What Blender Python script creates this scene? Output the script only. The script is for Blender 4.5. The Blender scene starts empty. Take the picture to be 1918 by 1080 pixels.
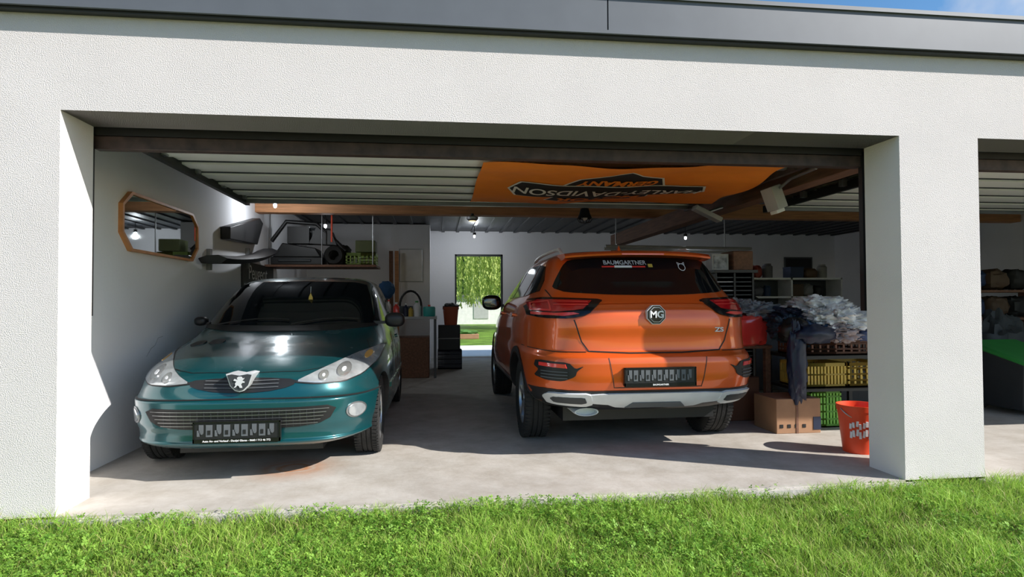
import bpy, bmesh, math, random
import numpy as np
from mathutils import Vector, Matrix, noise
from mathutils.bvhtree import BVHTree
from mathutils.geometry import delaunay_2d_cdt
random.seed(7); rng=np.random.default_rng(7)
SC=bpy.context.scene
COL=SC.collection
# ------------------------------------------------------------------ materials
def M(name,col,rough=.5,metal=0.,bump=0.,bscale=60.,var=.08,vscale=6.,coat=0.,emit=None,estr=0.,detail=4,stretch=None,trans=0.,spec=.5,bdist=.01):
    m=bpy.data.materials.new(name); m.use_nodes=True
    nt=m.node_tree; n=nt.nodes; l=nt.links
    b=n['Principled BSDF']
    tc=n.new('ShaderNodeTexCoord'); mp=n.new('ShaderNodeMapping'); l.new(tc.outputs['Object'],mp.inputs[0])
    if stretch: mp.inputs['Scale'].default_value=stretch
    nz=n.new('ShaderNodeTexNoise'); nz.inputs['Scale'].default_value=vscale; nz.inputs['Detail'].default_value=detail
    l.new(mp.outputs[0],nz.inputs['Vector'])
    r=n.new('ShaderNodeValToRGB')
    c=Vector(col[:3])
    r.color_ramp.elements[0].position=.3; r.color_ramp.elements[1].position=.7
    r.color_ramp.elements[0].color=(*(c*(1-var)),1); r.color_ramp.elements[1].color=(*[min(1,v*(1+var)) for v in c],1)
    l.new(nz.outputs['Fac'],r.inputs[0]); l.new(r.outputs[0],b.inputs['Base Color'])
    b.inputs['Roughness'].default_value=rough; b.inputs['Metallic'].default_value=metal
    b.inputs['Coat Weight'].default_value=coat; b.inputs['Coat Roughness'].default_value=.04
    b.inputs['Specular IOR Level'].default_value=spec
    if trans: b.inputs['Transmission Weight'].default_value=trans
    if emit: b.inputs['Emission Color'].default_value=(*emit,1); b.inputs['Emission Strength'].default_value=estr
    if bump:
        bz=n.new('ShaderNodeTexNoise'); bz.inputs['Scale'].default_value=bscale; bz.inputs['Detail'].default_value=detail
        l.new(mp.outputs[0],bz.inputs['Vector'])
        bp=n.new('ShaderNodeBump'); bp.inputs['Strength'].default_value=bump; bp.inputs['Distance'].default_value=bdist
        l.new(bz.outputs['Fac'],bp.inputs['Height']); l.new(bp.outputs[0],b.inputs['Normal'])
    return m
m_stucco=M('stucco_white',(.73,.69,.675),.95,bump=1.,bscale=190,var=.03,vscale=2,bdist=.0058,detail=4)
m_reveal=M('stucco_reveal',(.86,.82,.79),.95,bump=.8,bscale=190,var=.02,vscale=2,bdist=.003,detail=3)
m_plaster=M('plaster_white',(.88,.88,.91),.9,bump=.15,bscale=30,var=.03,vscale=1.2)
m_fascia=M('fascia_metal',(.13,.142,.158),.5,metal=.2,var=.04)
m_fasdark=M('fascia_dark',(.03,.033,.038),.5)
m_ceil=M('ceiling_metal',(.05,.055,.06),.5,metal=.3)
m_wood=M('beam_wood',(.55,.26,.12),.7,var=.2,vscale=3,stretch=(1,12,12),bump=.2,bscale=8)
m_woodd=M('beam_wood_dark',(.18,.085,.05),.7,var=.25,vscale=3,stretch=(12,1,12))
m_doorw=M('door_panel_white',(.94,.94,.90),.4,var=.03,vscale=2)
m_brown=M('rail_brown',(.06,.035,.03),.5,var=.4,vscale=14)
m_black=M('plastic_black',(.012,.012,.013),.45)
m_rubber=M('rubber',(.018,.018,.018),.85,bump=.3,bscale=80)
m_blackg=M('plastic_gloss_black',(.008,.008,.009),.15)
m_steel=M('steel_grey',(.35,.36,.37),.35,metal=.8)
m_alloy=M('alloy_silver',(.55,.56,.58),.3,metal=.85)
m_chrome=M('chrome',(.8,.8,.8),.12,metal=1.,var=.02)
m_silver=M('silver_plastic',(.68,.70,.72),.35,metal=.2)
m_glass=M('car_glass',(.005,.007,.009),.05,spec=.35)
m_lens=M('lamp_lens',(.60,.64,.66),.12,metal=.55,coat=1.,var=.3,vscale=9)
m_lens2=M('lamp_reflector',(.75,.77,.78),.2,metal=.85,coat=1.)
m_amber=M('lamp_amber',(.75,.42,.12),.2,coat=1.)
m_red=M('lamp_red',(.48,.010,.014),.12,coat=1.)
m_red2=M('lamp_red_bright',(.85,.06,.05),.2,coat=1.)
m_white=M('white_paint',(.8,.8,.8),.5)
m_whitetext=M('white_print',(.85,.85,.85),.6,var=.02)
m_darkblue=M('dark_blue',(.012,.02,.05),.4)
m_card=M('cardboard',(.36,.20,.11),.85,var=.12)
m_orangeb=M('orange_plastic',(.80,.075,.02),.45)
m_orangebd=M('orange_plastic_faded',(.42,.09,.04),.6)
m_yellow=M('yellow_plastic',(.60,.42,.07),.5)
m_green=M('green_plastic',(.18,.50,.06),.5)
m_greenlid=M('green_lid',(.03,.26,.05),.5)
m_crateb=M('crate_brown',(.16,.06,.03),.55)
m_grey=M('grey_plastic',(.10,.11,.12),.6)
m_dgrey=M('dark_grey_plastic',(.035,.04,.045),.55)
m_lgrey=M('light_grey',(.45,.46,.47),.5)
m_banner=M('banner_orange',(.95,.25,.015),.75,var=.08,vscale=3,bump=.35,bscale=3,bdist=.05)
m_bblack=M('banner_black',(.02,.018,.018),.7)
m_bwhite=M('banner_white',(.85,.83,.78),.7)
m_led=M('led',(1,1,1),.5,emit=(.85,.93,1),estr=25)
m_mirror=M('mirror_glass',(.62,.65,.65),.02,metal=1.,var=.02)
m_mirrord=M('door_mirror_glass',(.12,.13,.14),.05,metal=1.,var=.02)
m_frame=M('mirror_frame_wood',(.60,.25,.08),.5,var=.2,vscale=8)

def paint(name,col,metal,rough,dust):
    m=M(name,col,rough,metal=metal,coat=1.,var=.05,vscale=3)
    nt=m.node_tree;n=nt.nodes;l=nt.links;b=n['Principled BSDF']
    tc=n['Texture Coordinate']
    if dust:
        nz=n.new('ShaderNodeTexNoise');nz.inputs['Scale'].default_value=5;nz.inputs['Detail'].default_value=6
        l.new(tc.outputs['Object'],nz.inputs['Vector'])
        mr=n.new('ShaderNodeMapRange');mr.inputs[1].default_value=.4;mr.inputs[2].default_value=.75;mr.inputs[3].default_value=.04;mr.inputs[4].default_value=.35
        l.new(nz.outputs['Fac'],mr.inputs[0]);l.new(mr.outputs[0],b.inputs['Coat Roughness'])
    return m
m_teal=paint('paint_teal',(.005,.090,.105),.5,.33,True)
m_orange=paint('paint_orange',(.80,.125,.015),.4,.36,False)

# ------------------------------------------------------------------ mesh builder
class MB:
    def __init__(s): s.v=[];s.f=[];s.mi=[];s.ml=[]
    def add(s,vs,fs,mat,X=None):
        if mat not in s.ml: s.ml.append(mat)
        k=s.ml.index(mat); o=len(s.v)
        if X is not None: vs=[X@Vector(v) for v in vs]
        s.v+= [tuple(v) for v in vs]
        for f in fs: s.f.append(tuple(i+o for i in f)); s.mi.append(k)
        return s
    def box(s,a,b,mat,X=None):
        x0,y0,z0=a;x1,y1,z1=b
        return s.add([(x0,y0,z0),(x1,y0,z0),(x1,y1,z0),(x0,y1,z0),(x0,y0,z1),(x1,y0,z1),(x1,y1,z1),(x0,y1,z1)],
          [(0,3,2,1),(4,5,6,7),(0,1,5,4),(1,2,6,5),(2,3,7,6),(3,0,4,7)],mat,X)
    def cyl(s,p0,p1,r0,mat,r1=None,seg=20,X=None):
        p0=Vector(p0);p1=Vector(p1); r1=r0 if r1 is None else r1
        d=(p1-p0).normalized(); a=d.orthogonal().normalized(); b=d.cross(a)
        vs=[p0+(a*math.cos(t)+b*math.sin(t))*r0 for t in [2*math.pi*i/seg for i in range(seg)]]
        vs+=[p1+(a*math.cos(t)+b*math.sin(t))*r1 for t in [2*math.pi*i/seg for i in range(seg)]]
        fs=[(i,(i+1)%seg,seg+(i+1)%seg,seg+i) for i in range(seg)]
        fs+=[tuple(range(seg))[::-1],tuple(range(seg,2*seg))]
        return s.add(vs,fs,mat,X)
    def tube(s,pts,r,mat,seg=8,closed=False,X=None):
        P=[Vector(p) for p in pts];n=len(P);vs=[]
        up=None
        for i,p in enumerate(P):
            t=(P[(i+1)%n]-P[i-1]) if (closed or 0<i<n-1) else (P[1]-P[0] if i==0 else P[-1]-P[-2])
            t.normalize()
            if up is None: up=t.orthogonal().normalized()
            up=(up-t*up.dot(t)).normalized(); b=t.cross(up)
            vs+=[p+(up*math.cos(2*math.pi*k/seg)+b*math.sin(2*math.pi*k/seg))*r for k in range(seg)]
        fs=[]
        for i in range(n if closed else n-1):
            j=(i+1)%n
            fs+=[(i*seg+k,i*seg+(k+1)%seg,j*seg+(k+1)%seg,j*seg+k) for k in range(seg)]
        if not closed: fs+=[tuple(range(seg))[::-1],tuple(range((n-1)*seg,n*seg))]
        return s.add(vs,fs,mat,X)
    def lathe(s,prof,c,mat,seg=32,axis='z',X=None):
        c=Vector(c);vs=[]
        for r,h in prof:
            for k in range(seg):
                t=2*math.pi*k/seg;p=(r*math.cos(t),r*math.sin(t),h)
                if axis=='x': p=(p[2],p[0],p[1])
                if axis=='y': p=(p[0],p[2],p[1])
                vs.append(c+Vector(p))
        fs=[(i*seg+k,i*seg+(k+1)%seg,(i+1)*seg+(k+1)%seg,(i+1)*seg+k) for i in range(len(prof)-1) for k in range(seg)]
        return s.add(vs,fs,mat,X)
    def prism(s,poly,plane,a,b,mat,X=None):
        def P(u,v,w): return {'xz':(u,w,v),'yz':(w,u,v),'xy':(u,v,w)}[plane]
        n=len(poly)
        vs=[P(u,v,a) for u,v in poly]+[P(u,v,b) for u,v in poly]
        fs=[tuple(range(n)),tuple(range(n,2*n))[::-1]]+[(i,n+i,n+(i+1)%n,(i+1)%n) for i in range(n)]
        return s.add(vs,fs,mat,X)
    def ell(s,c,r,mat,n1=14,n2=24,e=1.,amp=0.,sc=3.,seed=0,X=None,ridge=0.):
        c=Vector(c);vs=[]
        sg=lambda v,p: math.copysign(abs(v)**p,v)
        for i in range(n1+1):
            ph=-math.pi/2+math.pi*i/n1
            for k in range(n2):
                t=2*math.pi*k/n2
                d=Vector((sg(math.cos(ph),e)*sg(math.cos(t),e),sg(math.cos(ph),e)*sg(math.sin(t),e),sg(math.sin(ph),e)))
                f=1+amp*noise.noise(d*sc+Vector((seed,seed*2.3,0)))+amp*.5*noise.noise(d*sc*2.7+Vector((seed,0,seed)))
                if ridge: f+=ridge*(.5-abs(noise.noise(d*sc*1.3+Vector((3,seed,7)))))*1.2+ridge*.5*(.5-abs(noise.noise(d*sc*3.1+Vector((9,seed,1)))))
                vs.append(c+Vector((d.x*r[0]*f,d.y*r[1]*f,d.z*r[2]*f)))
        fs=[(i*n2+k,i*n2+(k+1)%n2,(i+1)*n2+(k+1)%n2,(i+1)*n2+k) for i in range(n1) for k in range(n2)]
        return s.add(vs,fs,mat,X)
    def make(s,name,parent=None,label=None,cat=None,group=None,kind=None,bevel=0.,angle=35,recalc=True,base=True):
        me=bpy.data.meshes.new(name)
        off=Vector((0,0,0))
        if parent is None and base and kind is None and s.v:
            A=np.array(s.v); off=Vector((float((A[:,0].min()+A[:,0].max())/2),float((A[:,1].min()+A[:,1].max())/2),float(A[:,2].min())))
        me.from_pydata([tuple(Vector(v)-off) for v in s.v],[],s.f)
        for m in s.ml: me.materials.append(m)
        me.polygons.foreach_set('material_index',s.mi)
        bm=bmesh.new();bm.from_mesh(me)
        bmesh.ops.remove_doubles(bm,verts=bm.verts,dist=1e-5)
        if recalc: bmesh.ops.recalc_face_normals(bm,faces=bm.faces)
        for f in bm.faces: f.smooth=True
        for e in bm.edges:
            if len(e.link_faces)==2 and e.calc_face_angle(0)>math.radians(angle): e.smooth=False
        bm.to_mesh(me);bm.free()
        o=bpy.data.objects.new(name,me); o.location=off; COL.objects.link(o)
        tag(o,label,cat,group,kind)
        if parent is not None: o.parent=parent
        if bevel:
            bv=o.modifiers.new('bev','BEVEL');bv.width=bevel;bv.segments=2;bv.limit_method='ANGLE'
        return o
def tag(o,label=None,cat=None,group=None,kind=None):
    if label:o['label']=label
    if cat:o['category']=cat
    if group:o['group']=group
    if kind:o['kind']=kind
def empty(name,loc,label,cat,group=None,rotz=0.):
    o=bpy.data.objects.new(name,None);o.location=loc;o.rotation_euler=(0,0,rotz);o.empty_display_size=.1;COL.objects.link(o);tag(o,label,cat,group);return o
def text(name,body,size,org,right,up,mat,parent=None,ext=.0015,sx=1.,fn=None,spacing=1.,bold=0.,**k):
    cu=bpy.data.curves.new(name,'FONT');cu.body=body;cu.size=size;cu.align_x='CENTER';cu.align_y='CENTER';cu.extrude=ext;cu.space_character=spacing;cu.offset=bold
    to=bpy.data.objects.new(name,cu);COL.objects.link(to)
    dg=bpy.context.evaluated_depsgraph_get();me=bpy.data.meshes.new_from_object(to.evaluated_get(dg))
    bpy.data.objects.remove(to)
    r=Vector(right).normalized();u=Vector(up).normalized();nn=r.cross(u)
    for v in me.vertices:
        p=Vector(org)+r*v.co.x*sx+u*v.co.y+nn*v.co.z
        if fn: p=fn(p)
        v.co=p
    me.materials.clear();me.materials.append(mat)
    o=bpy.data.objects.new(name,me);COL.objects.link(o)
    if parent is not None:o.parent=parent
    tag(o,**k);return o

# ------------------------------------------------------------------ conforming patches
def inpoly(p,poly):
    x,y=p;c=False;n=len(poly)
    for i in range(n):
        x1,y1=poly[i];x2,y2=poly[i-1]
        if (y1>y)!=(y2>y) and x<(x2-x1)*(y-y1)/(y2-y1)+x1:c=not c
    return c
def chaikin(poly,n=2,q=.22):
    for _ in range(n):
        o=[]
        for i in range(len(poly)):
            a=Vector(poly[i]);b=Vector(poly[(i+1)%len(poly)])
            o+=[tuple(a.lerp(b,q)),tuple(a.lerp(b,1-q))]
        poly=o
    return poly
VIEW={'near':(lambda a,b:(Vector((a,-5,b)),Vector((0,1,0)))),'xp':(lambda a,b:(Vector((5,a,b)),Vector((-1,0,0)))),
 'xn':(lambda a,b:(Vector((-5,a,b)),Vector((1,0,0)))),'top':(lambda a,b:(Vector((a,b,6)),Vector((0,0,-1)))),'bot':(lambda a,b:(Vector((a,b,-3)),Vector((0,0,1))))}
def hitpt(bvh,view,a,b,off):
    o,d=VIEW[view](a,b);h=bvh.ray_cast(o,d)
    if h[0] is None:return None
    n=h[1]
    if n.dot(d)>0:n=-n
    return h[0]+n*off,n
def conform(mb,bvh,poly,view,off,mat,grid=.035,skirt=None):
    pts=[];n=len(poly)
    for i in range(n):
        a=Vector(poly[i]);b=Vector(poly[(i+1)%n]);k=max(1,int(math.ceil((b-a).length/grid)))
        pts+=[a.lerp(b,j/k) for j in range(k)]
    nb=len(pts);xs=[p.x for p in pts];ys=[p.y for p in pts]
    x=min(xs)+grid/2;PL=[tuple(p) for p in pts]
    while x<max(xs):
        y=min(ys)+grid/2
        while y<max(ys):
            if inpoly((x,y),PL):
                if min((p-Vector((x,y))).length for p in pts)>grid*.4: pts.append(Vector((x,y)))
            y+=grid
        x+=grid
    vv,ee,ff,_,_,_=delaunay_2d_cdt(pts,[(i,(i+1)%nb) for i in range(nb)],[list(range(nb))],1,1e-6)
    P=[hitpt(bvh,view,p.x,p.y,off) for p in vv]
    idx={};vs=[];nn=[]
    for i,p in enumerate(P):
        if p is not None: idx[i]=len(vs);vs.append(p[0]);nn.append(p[1])
    fs=[];cnt={}
    dvec=VIEW[view](0,0)[1]
    for f in ff:
        if all(i in idx for i in f):
            q=[idx[i] for i in f]
            if max((vs[q[i]]-vs[q[i-1]]).length for i in range(len(q)))>grid*9: continue
            nrm=(vs[q[1]]-vs[q[0]]).cross(vs[q[2]]-vs[q[0]])
            if nrm.dot(dvec)>0:q=q[::-1]
            fs.append(tuple(q))
            for i in range(len(q)):
                e=(q[i],q[(i+1)%len(q)]);cnt[e]=1
    sk=(off+.004) if skirt is None else skirt
    m2={}
    for (a,b) in list(cnt):
        if (b,a) not in cnt:
            for q in (a,b):
                if q not in m2: m2[q]=len(vs);vs.append(vs[q]-nn[q]*sk)
            fs.append((b,a,m2[a],m2[b]))
    mb.add(vs,fs,mat)
    return mb
def ribbon(mb,bvh,line,view,w,off,mat,step=.03):
    pts=[]
    for i in range(len(line)-1):
        a=Vector(line[i]);b=Vector(line[i+1]);k=max(1,int((b-a).length/step))
        pts+=[a.lerp(b,j/k) for j in range(k)]
    pts.append(Vector(line[-1]))
    prev=None;vs=[];fs=[]
    for i,p in enumerate(pts):
        t=(pts[min(i+1,len(pts)-1)]-pts[max(i-1,0)]).normalized();nrm=Vector((-t.y,t.x))*w/2
        A=hitpt(bvh,view,*(p+nrm),off);B=hitpt(bvh,view,*(p-nrm),off)
        if A is None or B is None: prev=None;continue
        vs+=[A[0],B[0]];k=len(vs)-2
        if prev is not None: fs.append((prev,prev+1,k+1,k))
        prev=k
    mb.add(vs,fs,mat)
    return mb
def pchip(x,y,xq):
    h=np.diff(x);d=np.diff(y)/h;m=np.zeros_like(y)
    for i in range(1,len(y)-1):
        if d[i-1]*d[i]>0:
            w1=2*h[i]+h[i-1];w2=h[i]+2*h[i-1];m[i]=(w1+w2)/(w1/d[i-1]+w2/d[i])
    m[0]=d[0];m[-1]=d[-1]
    k=np.clip(np.searchsorted(x,xq)-1,0,len(x)-2);t=(xq-x[k])/h[k]
    return (2*t**3-3*t**2+1)*y[k]+(t**3-2*t**2+t)*h[k]*m[k]+(-2*t**3+3*t**2)*y[k+1]+(t**3-t**2)*h[k]*m[k+1]
def loft(rows,sub=5,nq=30):
    R=np.array(rows,float)
    d=np.sqrt(np.sum((np.diff(R[:,:4],axis=0)*np.array([1,1,.4,.4]))**2,axis=1))+1e-4
    s=np.concatenate([[0],np.cumsum(d)])
    q=np.concatenate([np.linspace(s[i],s[i+1],sub,endpoint=False) for i in range(len(s)-1)]+[[s[-1]]])
    C=[pchip(s,R[:,k].copy(),q) for k in range(6)]
    vs=[];t=np.linspace(0,math.pi/2,300)
    def quad(w,a,n):
        x=w*np.sin(t)**(2/n);y=a*np.cos(t)**(2/n)
        L=np.concatenate([[0],np.cumsum(np.hypot(np.diff(x),np.diff(y)))])
        u=np.linspace(0,L[-1],nq+1);return np.interp(u,L,x),np.interp(u,L,y)
    for i in range(len(q)):
        z,w,yf,yr,nf,nr=[c[i] for c in C];yc=(yf+yr)/2
        xf,af=quad(w,yc-yf,nf);xr,ar=quad(w,yr-yc,nr)
        X=np.concatenate([xf[:-1],xr[::-1][:-1],-xr[:-1],-xf[::-1][:-1]])
        Y=np.concatenate([yc-af[:-1],yc+ar[::-1][:-1],yc+ar[:-1],yc-af[::-1][:-1]])
        vs+=[(float(a),float(b),float(z)) for a,b in zip(X,Y)]
    n=4*nq;m=len(q)
    fs=[(i*n+k,i*n+(k+1)%n,(i+1)*n+(k+1)%n,(i+1)*n+k) for i in range(m-1) for k in range(n)]
    vs.append((0,float((rows[0][2]+rows[0][3])/2),rows[0][0]));vs.append((0,float((rows[-1][2]+rows[-1][3])/2),rows[-1][0]+.0005))
    a=len(vs)-2;b=a+1
    fs+=[((k+1)%n,k,a) for k in range(n)]+[((m-1)*n+k,(m-1)*n+(k+1)%n,b) for k in range(n)]
    return vs,fs
def wheel(car,cx,cy,R,W,side,nsp,rimr,name='wheel'):
    mb=MB();h=W/2
    pr=[(rimr,-h*.8),(rimr+.02,-h*.95),(R-.05,-h),(R-.015,-h*.93),(R,-h*.72),(R,-h*.42),(R-.008,-h*.40),(R-.008,-h*.34),(R,-h*.32),(R,-h*.04),(R-.008,-h*.03),(R-.008,h*.03),(R,h*.04),(R,h*.32),(R-.008,h*.34),(R-.008,h*.40),(R,h*.42),(R,h*.72),(R-.015,h*.93),(R-.05,h),(rimr+.02,h*.95),(rimr,h*.8),(rimr-.02,0),(rimr,-h*.8)]
    mb.lathe(pr,(cx,cy,R),m_rubber,48,'x')
    for k in range(60):
        t=2*math.pi*k/60
        for s in(-1,1):
            X=Matrix.Translation((cx,cy,R))@Matrix.Rotation(t,4,'X')
            mb.box((s*h*.45 if s>0 else -h*.93,-.009,R-.02),(h*.93 if s>0 else s*h*.45,.009,R+.003),m_rubber,X)
    tire=mb.make(name,car)
    mb=MB();o=side*h*.7
    mb.lathe([(rimr,o),(rimr,o+side*.012),(rimr-.014,o+side*.010),(rimr-.02,o-side*.03),(rimr-.03,-o*.8),(.03,-o*.7),(.0,-o*.7)],(cx,cy,R),m_alloy,40,'x')
    for k in range(nsp):
        X=Matrix.Translation((cx,cy,R))@Matrix.Rotation(2*math.pi*k/nsp,4,'X')
        a,b=sorted((o-side*.03,o+side*.004))
        mb.add([(a,-.028,.03),(b,-.028,.03),(b,.028,.03),(a,.028,.03),(a,-.016,rimr-.01),(b,-.016,rimr-.01),(b,.016,rimr-.01),(a,.016,rimr-.01)],
          [(0,3,2,1),(4,5,6,7),(0,1,5,4),(1,2,6,5),(2,3,7,6),(3,0,4,7)],m_alloy,X)
    mb.cyl((cx+o-side*.03,cy,R),(cx+o+side*.008,cy,R),.055,m_alloy)
    mb.cyl((cx+o+side*.006,cy,R),(cx+o+side*.014,cy,R),.03,m_black)
    mb.make('rim',tire)
def body(car,rows,mat,arches,W,inner=.30):
    vs,fs=loft(rows)
    mb=MB().add(vs,fs,mat)
    bv=BVHTree.FromPolygons([Vector(v) for v in vs],fs)
    o=mb.make('body',car)
    base=o.data
    def score(me):
        b2=BVHTree.FromPolygons([v.co.copy() for v in me.vertices],[tuple(p.vertices) for p in me.polygons])
        bad=0
        for i in range(37):
            x=-.9+.05*i
            for j in range(24):
                z=.2+.05*j
                for oo,dd in((Vector((x,-5,z)),Vector((0,1,0))),(Vector((x,9,z)),Vector((0,-1,0)))):
                    h=bv.ray_cast(oo,dd);g=b2.ray_cast(oo,dd)
                    if h[0] is not None and (g[0] is None or abs(h[3]-g[3])>.02): bad+=1
        return bad
    best=None
    for solver,seg,eps in(('EXACT',56,0.),('EXACT',50,.0013),('FAST',56,0.),('FAST',50,.0013),('EXACT',44,.0031)):
        me=base
        for (ay,az,r) in arches:
            for s in(-1,1):
                co=MB().cyl((s*(W-inner+eps),ay+eps,az+eps*.7),(s*(W+.3),ay+eps,az+eps*.7),r,m_black,seg=seg).make('cutter',None,kind='tmp')
                to=bpy.data.objects.new('tmpb',me);COL.objects.link(to)
                md=to.modifiers.new('b','BOOLEAN');md.object=co;md.operation='DIFFERENCE';md.solver=solver
                if solver=='EXACT':
                    try: md.material_mode='TRANSFER'
                    except Exception: pass
                dg=bpy.context.evaluated_depsgraph_get();me=bpy.data.meshes.new_from_object(to.evaluated_get(dg))
                bpy.data.objects.remove(co);bpy.data.objects.remove(to)
        sc_=score(me)
        if best is None or sc_<best[0]: best=(sc_,me)
        if sc_<8: break
    me=best[1]
    o.data=me
    bm=bmesh.new();bm.from_mesh(me)
    for f in bm.faces:f.smooth=True
    for e in bm.edges:
        if len(e.link_faces)==2 and e.calc_face_angle(0)>math.radians(35): e.smooth=False
    bm.to_mesh(me);bm.free()
    return bv
def mir(p): return [(-a,b) for a,b in p][::-1]
def arc(cy,cz,r,a0,a1,n=14): return [(cy+r*math.cos(math.radians(a0+(a1-a0)*i/n)),cz+r*math.sin(math.radians(a0+(a1-a0)*i/n))) for i in range(n+1)]
def circ(cx,cz,r,n=20): return [(cx+r*math.cos(2*math.pi*i/n),cz+r*math.sin(2*math.pi*i/n)) for i in range(n)]
def plate_holder(car,x0,x1,z0,z1,y,txt,n=9):
    mb=MB();mb.box((x0,y-.012,z0),(x1,y+.03,z1),m_black)
    lip=.022
    mb.box((x0-.004,y-.018,z0-.004),(x1+.004,y-.010,z0+lip),m_blackg)
    mb.box((x0-.004,y-.018,z1-.006),(x1+.004,y-.010,z1+.004),m_blackg)
    for x in(x0-.004,x1-.004): mb.box((x,y-.018,z0),(x+.008,y-.010,z1),m_blackg)
    for i in range(n):
        xa=x0+.02+(x1-x0-.04)*i/n
        w=(x1-x0-.04)/n*.72
        if i%2: mb.box((xa,y-.016,z0+.036),(xa+w,y-.011,z1-.016),m_grey); mb.box((xa+.01,y-.0185,z0+.05),(xa+w-.01,y-.0155,z1-.05),m_black)
        else:
            mb.box((xa,y-.017,z0+.04),(xa+w*.4,y-.011,z1-.05),m_grey);mb.box((xa+w*.3,y-.017,(z0+z1)/2),(xa+w,y-.011,z1-.015),m_grey)
            mb.cyl((xa+w*.75,y-.018,z0+.06),(xa+w*.75,y-.011,z0+.06),.008,m_grey,seg=12)
    p=mb.make('licence_plate_holder',car,label='empty black plastic plate holder with printed lower rim')
    text('lettering',txt,.0165,((x0+x1)/2,y-.0195,z0+.009),(1,0,0),(0,0,1),m_whitetext,p,ext=.0005,bold=.0003)
# ================================================================== CAR 1 (teal hatchback)
c1=empty('car',(-1.26,.50,0),'dusty dark teal three-door hatchback parked nose out on concrete','car')
c1.scale=(1.045,1.0,1.0)
rows=[(.17,.66,.30,3.62,4,4),(.20,.74,.13,3.74,4,4),(.235,.795,.035,3.78,4.4,4),(.255,.812,.018,3.79,4.5,4),(.27,.812,.03,3.80,4.5,4),(.30,.815,.03,3.80,4.5,4),(.37,.825,.012,3.82,4.6,4),(.46,.83,.0,3.83,4.6,4),(.515,.832,.0,3.83,4.6,4),(.535,.832,.022,3.82,4.4,4),
(.57,.832,.045,3.80,4.2,4),(.62,.832,.065,3.78,4.0,4),(.665,.83,.10,3.76,3.8,4),(.70,.826,.17,3.75,3.7,4),(.74,.82,.31,3.74,3.6,4),(.78,.812,.48,3.73,3.6,4),(.82,.802,.67,3.73,3.7,4),(.86,.79,.86,3.72,3.8,4),(.90,.775,1.02,3.72,4,4),
(.935,.757,1.12,3.71,4.2,4),(.98,.735,1.21,3.68,4.4,4),(1.10,.69,1.43,3.58,4.8,4),(1.22,.645,1.66,3.44,5,4),(1.31,.605,1.86,3.28,5,4),(1.365,.56,2.02,3.10,4.6,4),(1.395,.48,2.20,2.95,3.8,3.5),(1.412,.35,2.38,2.82,3.2,3),(1.42,.15,2.5,2.7,3,3),(1.421,.03,2.58,2.62,3,3)]
bv=body(c1,rows,m_teal,[(.80,.29,.325),(3.23,.29,.325)],.83,.24)
for s in(-1,1):
    wheel(c1,s*.705,.80,.29,.18,s,9,.2); wheel(c1,s*.705,3.23,.29,.18,s,9,.2)
def part(name,items,car,bv,label=None):
    mb=MB()
    for it in items: conform(mb,bv,*it)
    return mb.make(name,car,label=label,recalc=False)
ws=[(-.70,.965),(-.66,1.03),(-.60,1.22),(-.55,1.325),(-.44,1.352),(0,1.362),(.44,1.352),(.55,1.325),(.60,1.22),(.66,1.03),(.70,.965),(.45,.955),(0,.95),(-.45,.955)]
part('windshield',[(ws,'near',.004,m_glass,.04)],c1,bv)
mb=MB();conform(mb,bv,[(-.70,.95),(-.68,.975),(-.4,.968),(0,.962),(.4,.968),(.68,.975),(.70,.95),(.4,.925),(0,.918),(-.4,.925)],'near',.006,m_black,.03)
mb.make('cowl_panel',c1,recalc=False)
for (xa,xb) in((-.52,.02),(.05,.55)):
    mb=MB();pts=[]
    for i in range(9):
        t=i/8;h=hitpt(bv,'near',xa+(xb-xa)*t,.965+.045*math.sin(t*2.2),.018);pts.append(h[0])
    mb.tube(pts,.006,m_black,6);mb.make('wiper',c1)
sw=[(1.50,.985),(1.70,1.10),(1.93,1.24),(2.12,1.315),(2.40,1.335),(2.40,.975)]
sw2=[(2.46,.975),(2.46,1.335),(2.75,1.33),(3.0,1.27),(3.28,1.08),(3.3,.99)]
for v in('xp','xn'):
    part('side_window',[(sw,v,.004,m_glass,.05)],c1,bv);part('side_window',[(sw2,v,.004,m_glass,.05)],c1,bv)
for v in('xp','xn'):
    for ln in ([(1.28,.25),(1.22,.5),(1.25,.8),(1.42,.97)],[(2.43,.97),(2.48,.6),(2.44,.25)]):
        mb=MB();ribbon(mb,bv,ln,v,.008,.002,m_black);mb.make('door_seam',c1,recalc=False)
    mb=MB();conform(mb,bv,[(1.2,.44),(1.2,.48),(2.9,.49),(2.9,.45)],v,.01,m_teal,.05);mb.make('side_moulding',c1,recalc=False)
    mb=MB();conform(mb,bv,chaikin([(2.2,.80),(2.2,.835),(2.36,.84),(2.36,.805)]),v,.02,m_teal,.04);mb.make('door_handle',c1,recalc=False)
mb=MB()
hl=[(-.66,1.05),(-.70,.85),(-.66,.55),(-.60,.38),(-.42,.22),(-.33,.165),(0,.14),(.33,.165),(.42,.22),(.60,.38),(.66,.55),(.70,.85),(.66,1.05)]
ribbon(mb,bv,hl,'top',.007,.002,m_black,.02)
mb.make('hood_seam',c1,recalc=False)
for q in ([(-.60,.84),(-.50,.83),(-.49,.93),(-.58,.95)],[(-.46,.82),(-.36,.81),(-.35,.91),(-.45,.93)]):
    part('hood_vent',[(chaikin(q,1),'top',.008,m_black,.03)],c1,bv)
hp=chaikin([(.30,.628),(.44,.612),(.60,.612),(.70,.645),(.775,.715),(.79,.805),(.755,.81),(.62,.775),(.45,.70)],1,.13)
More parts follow.
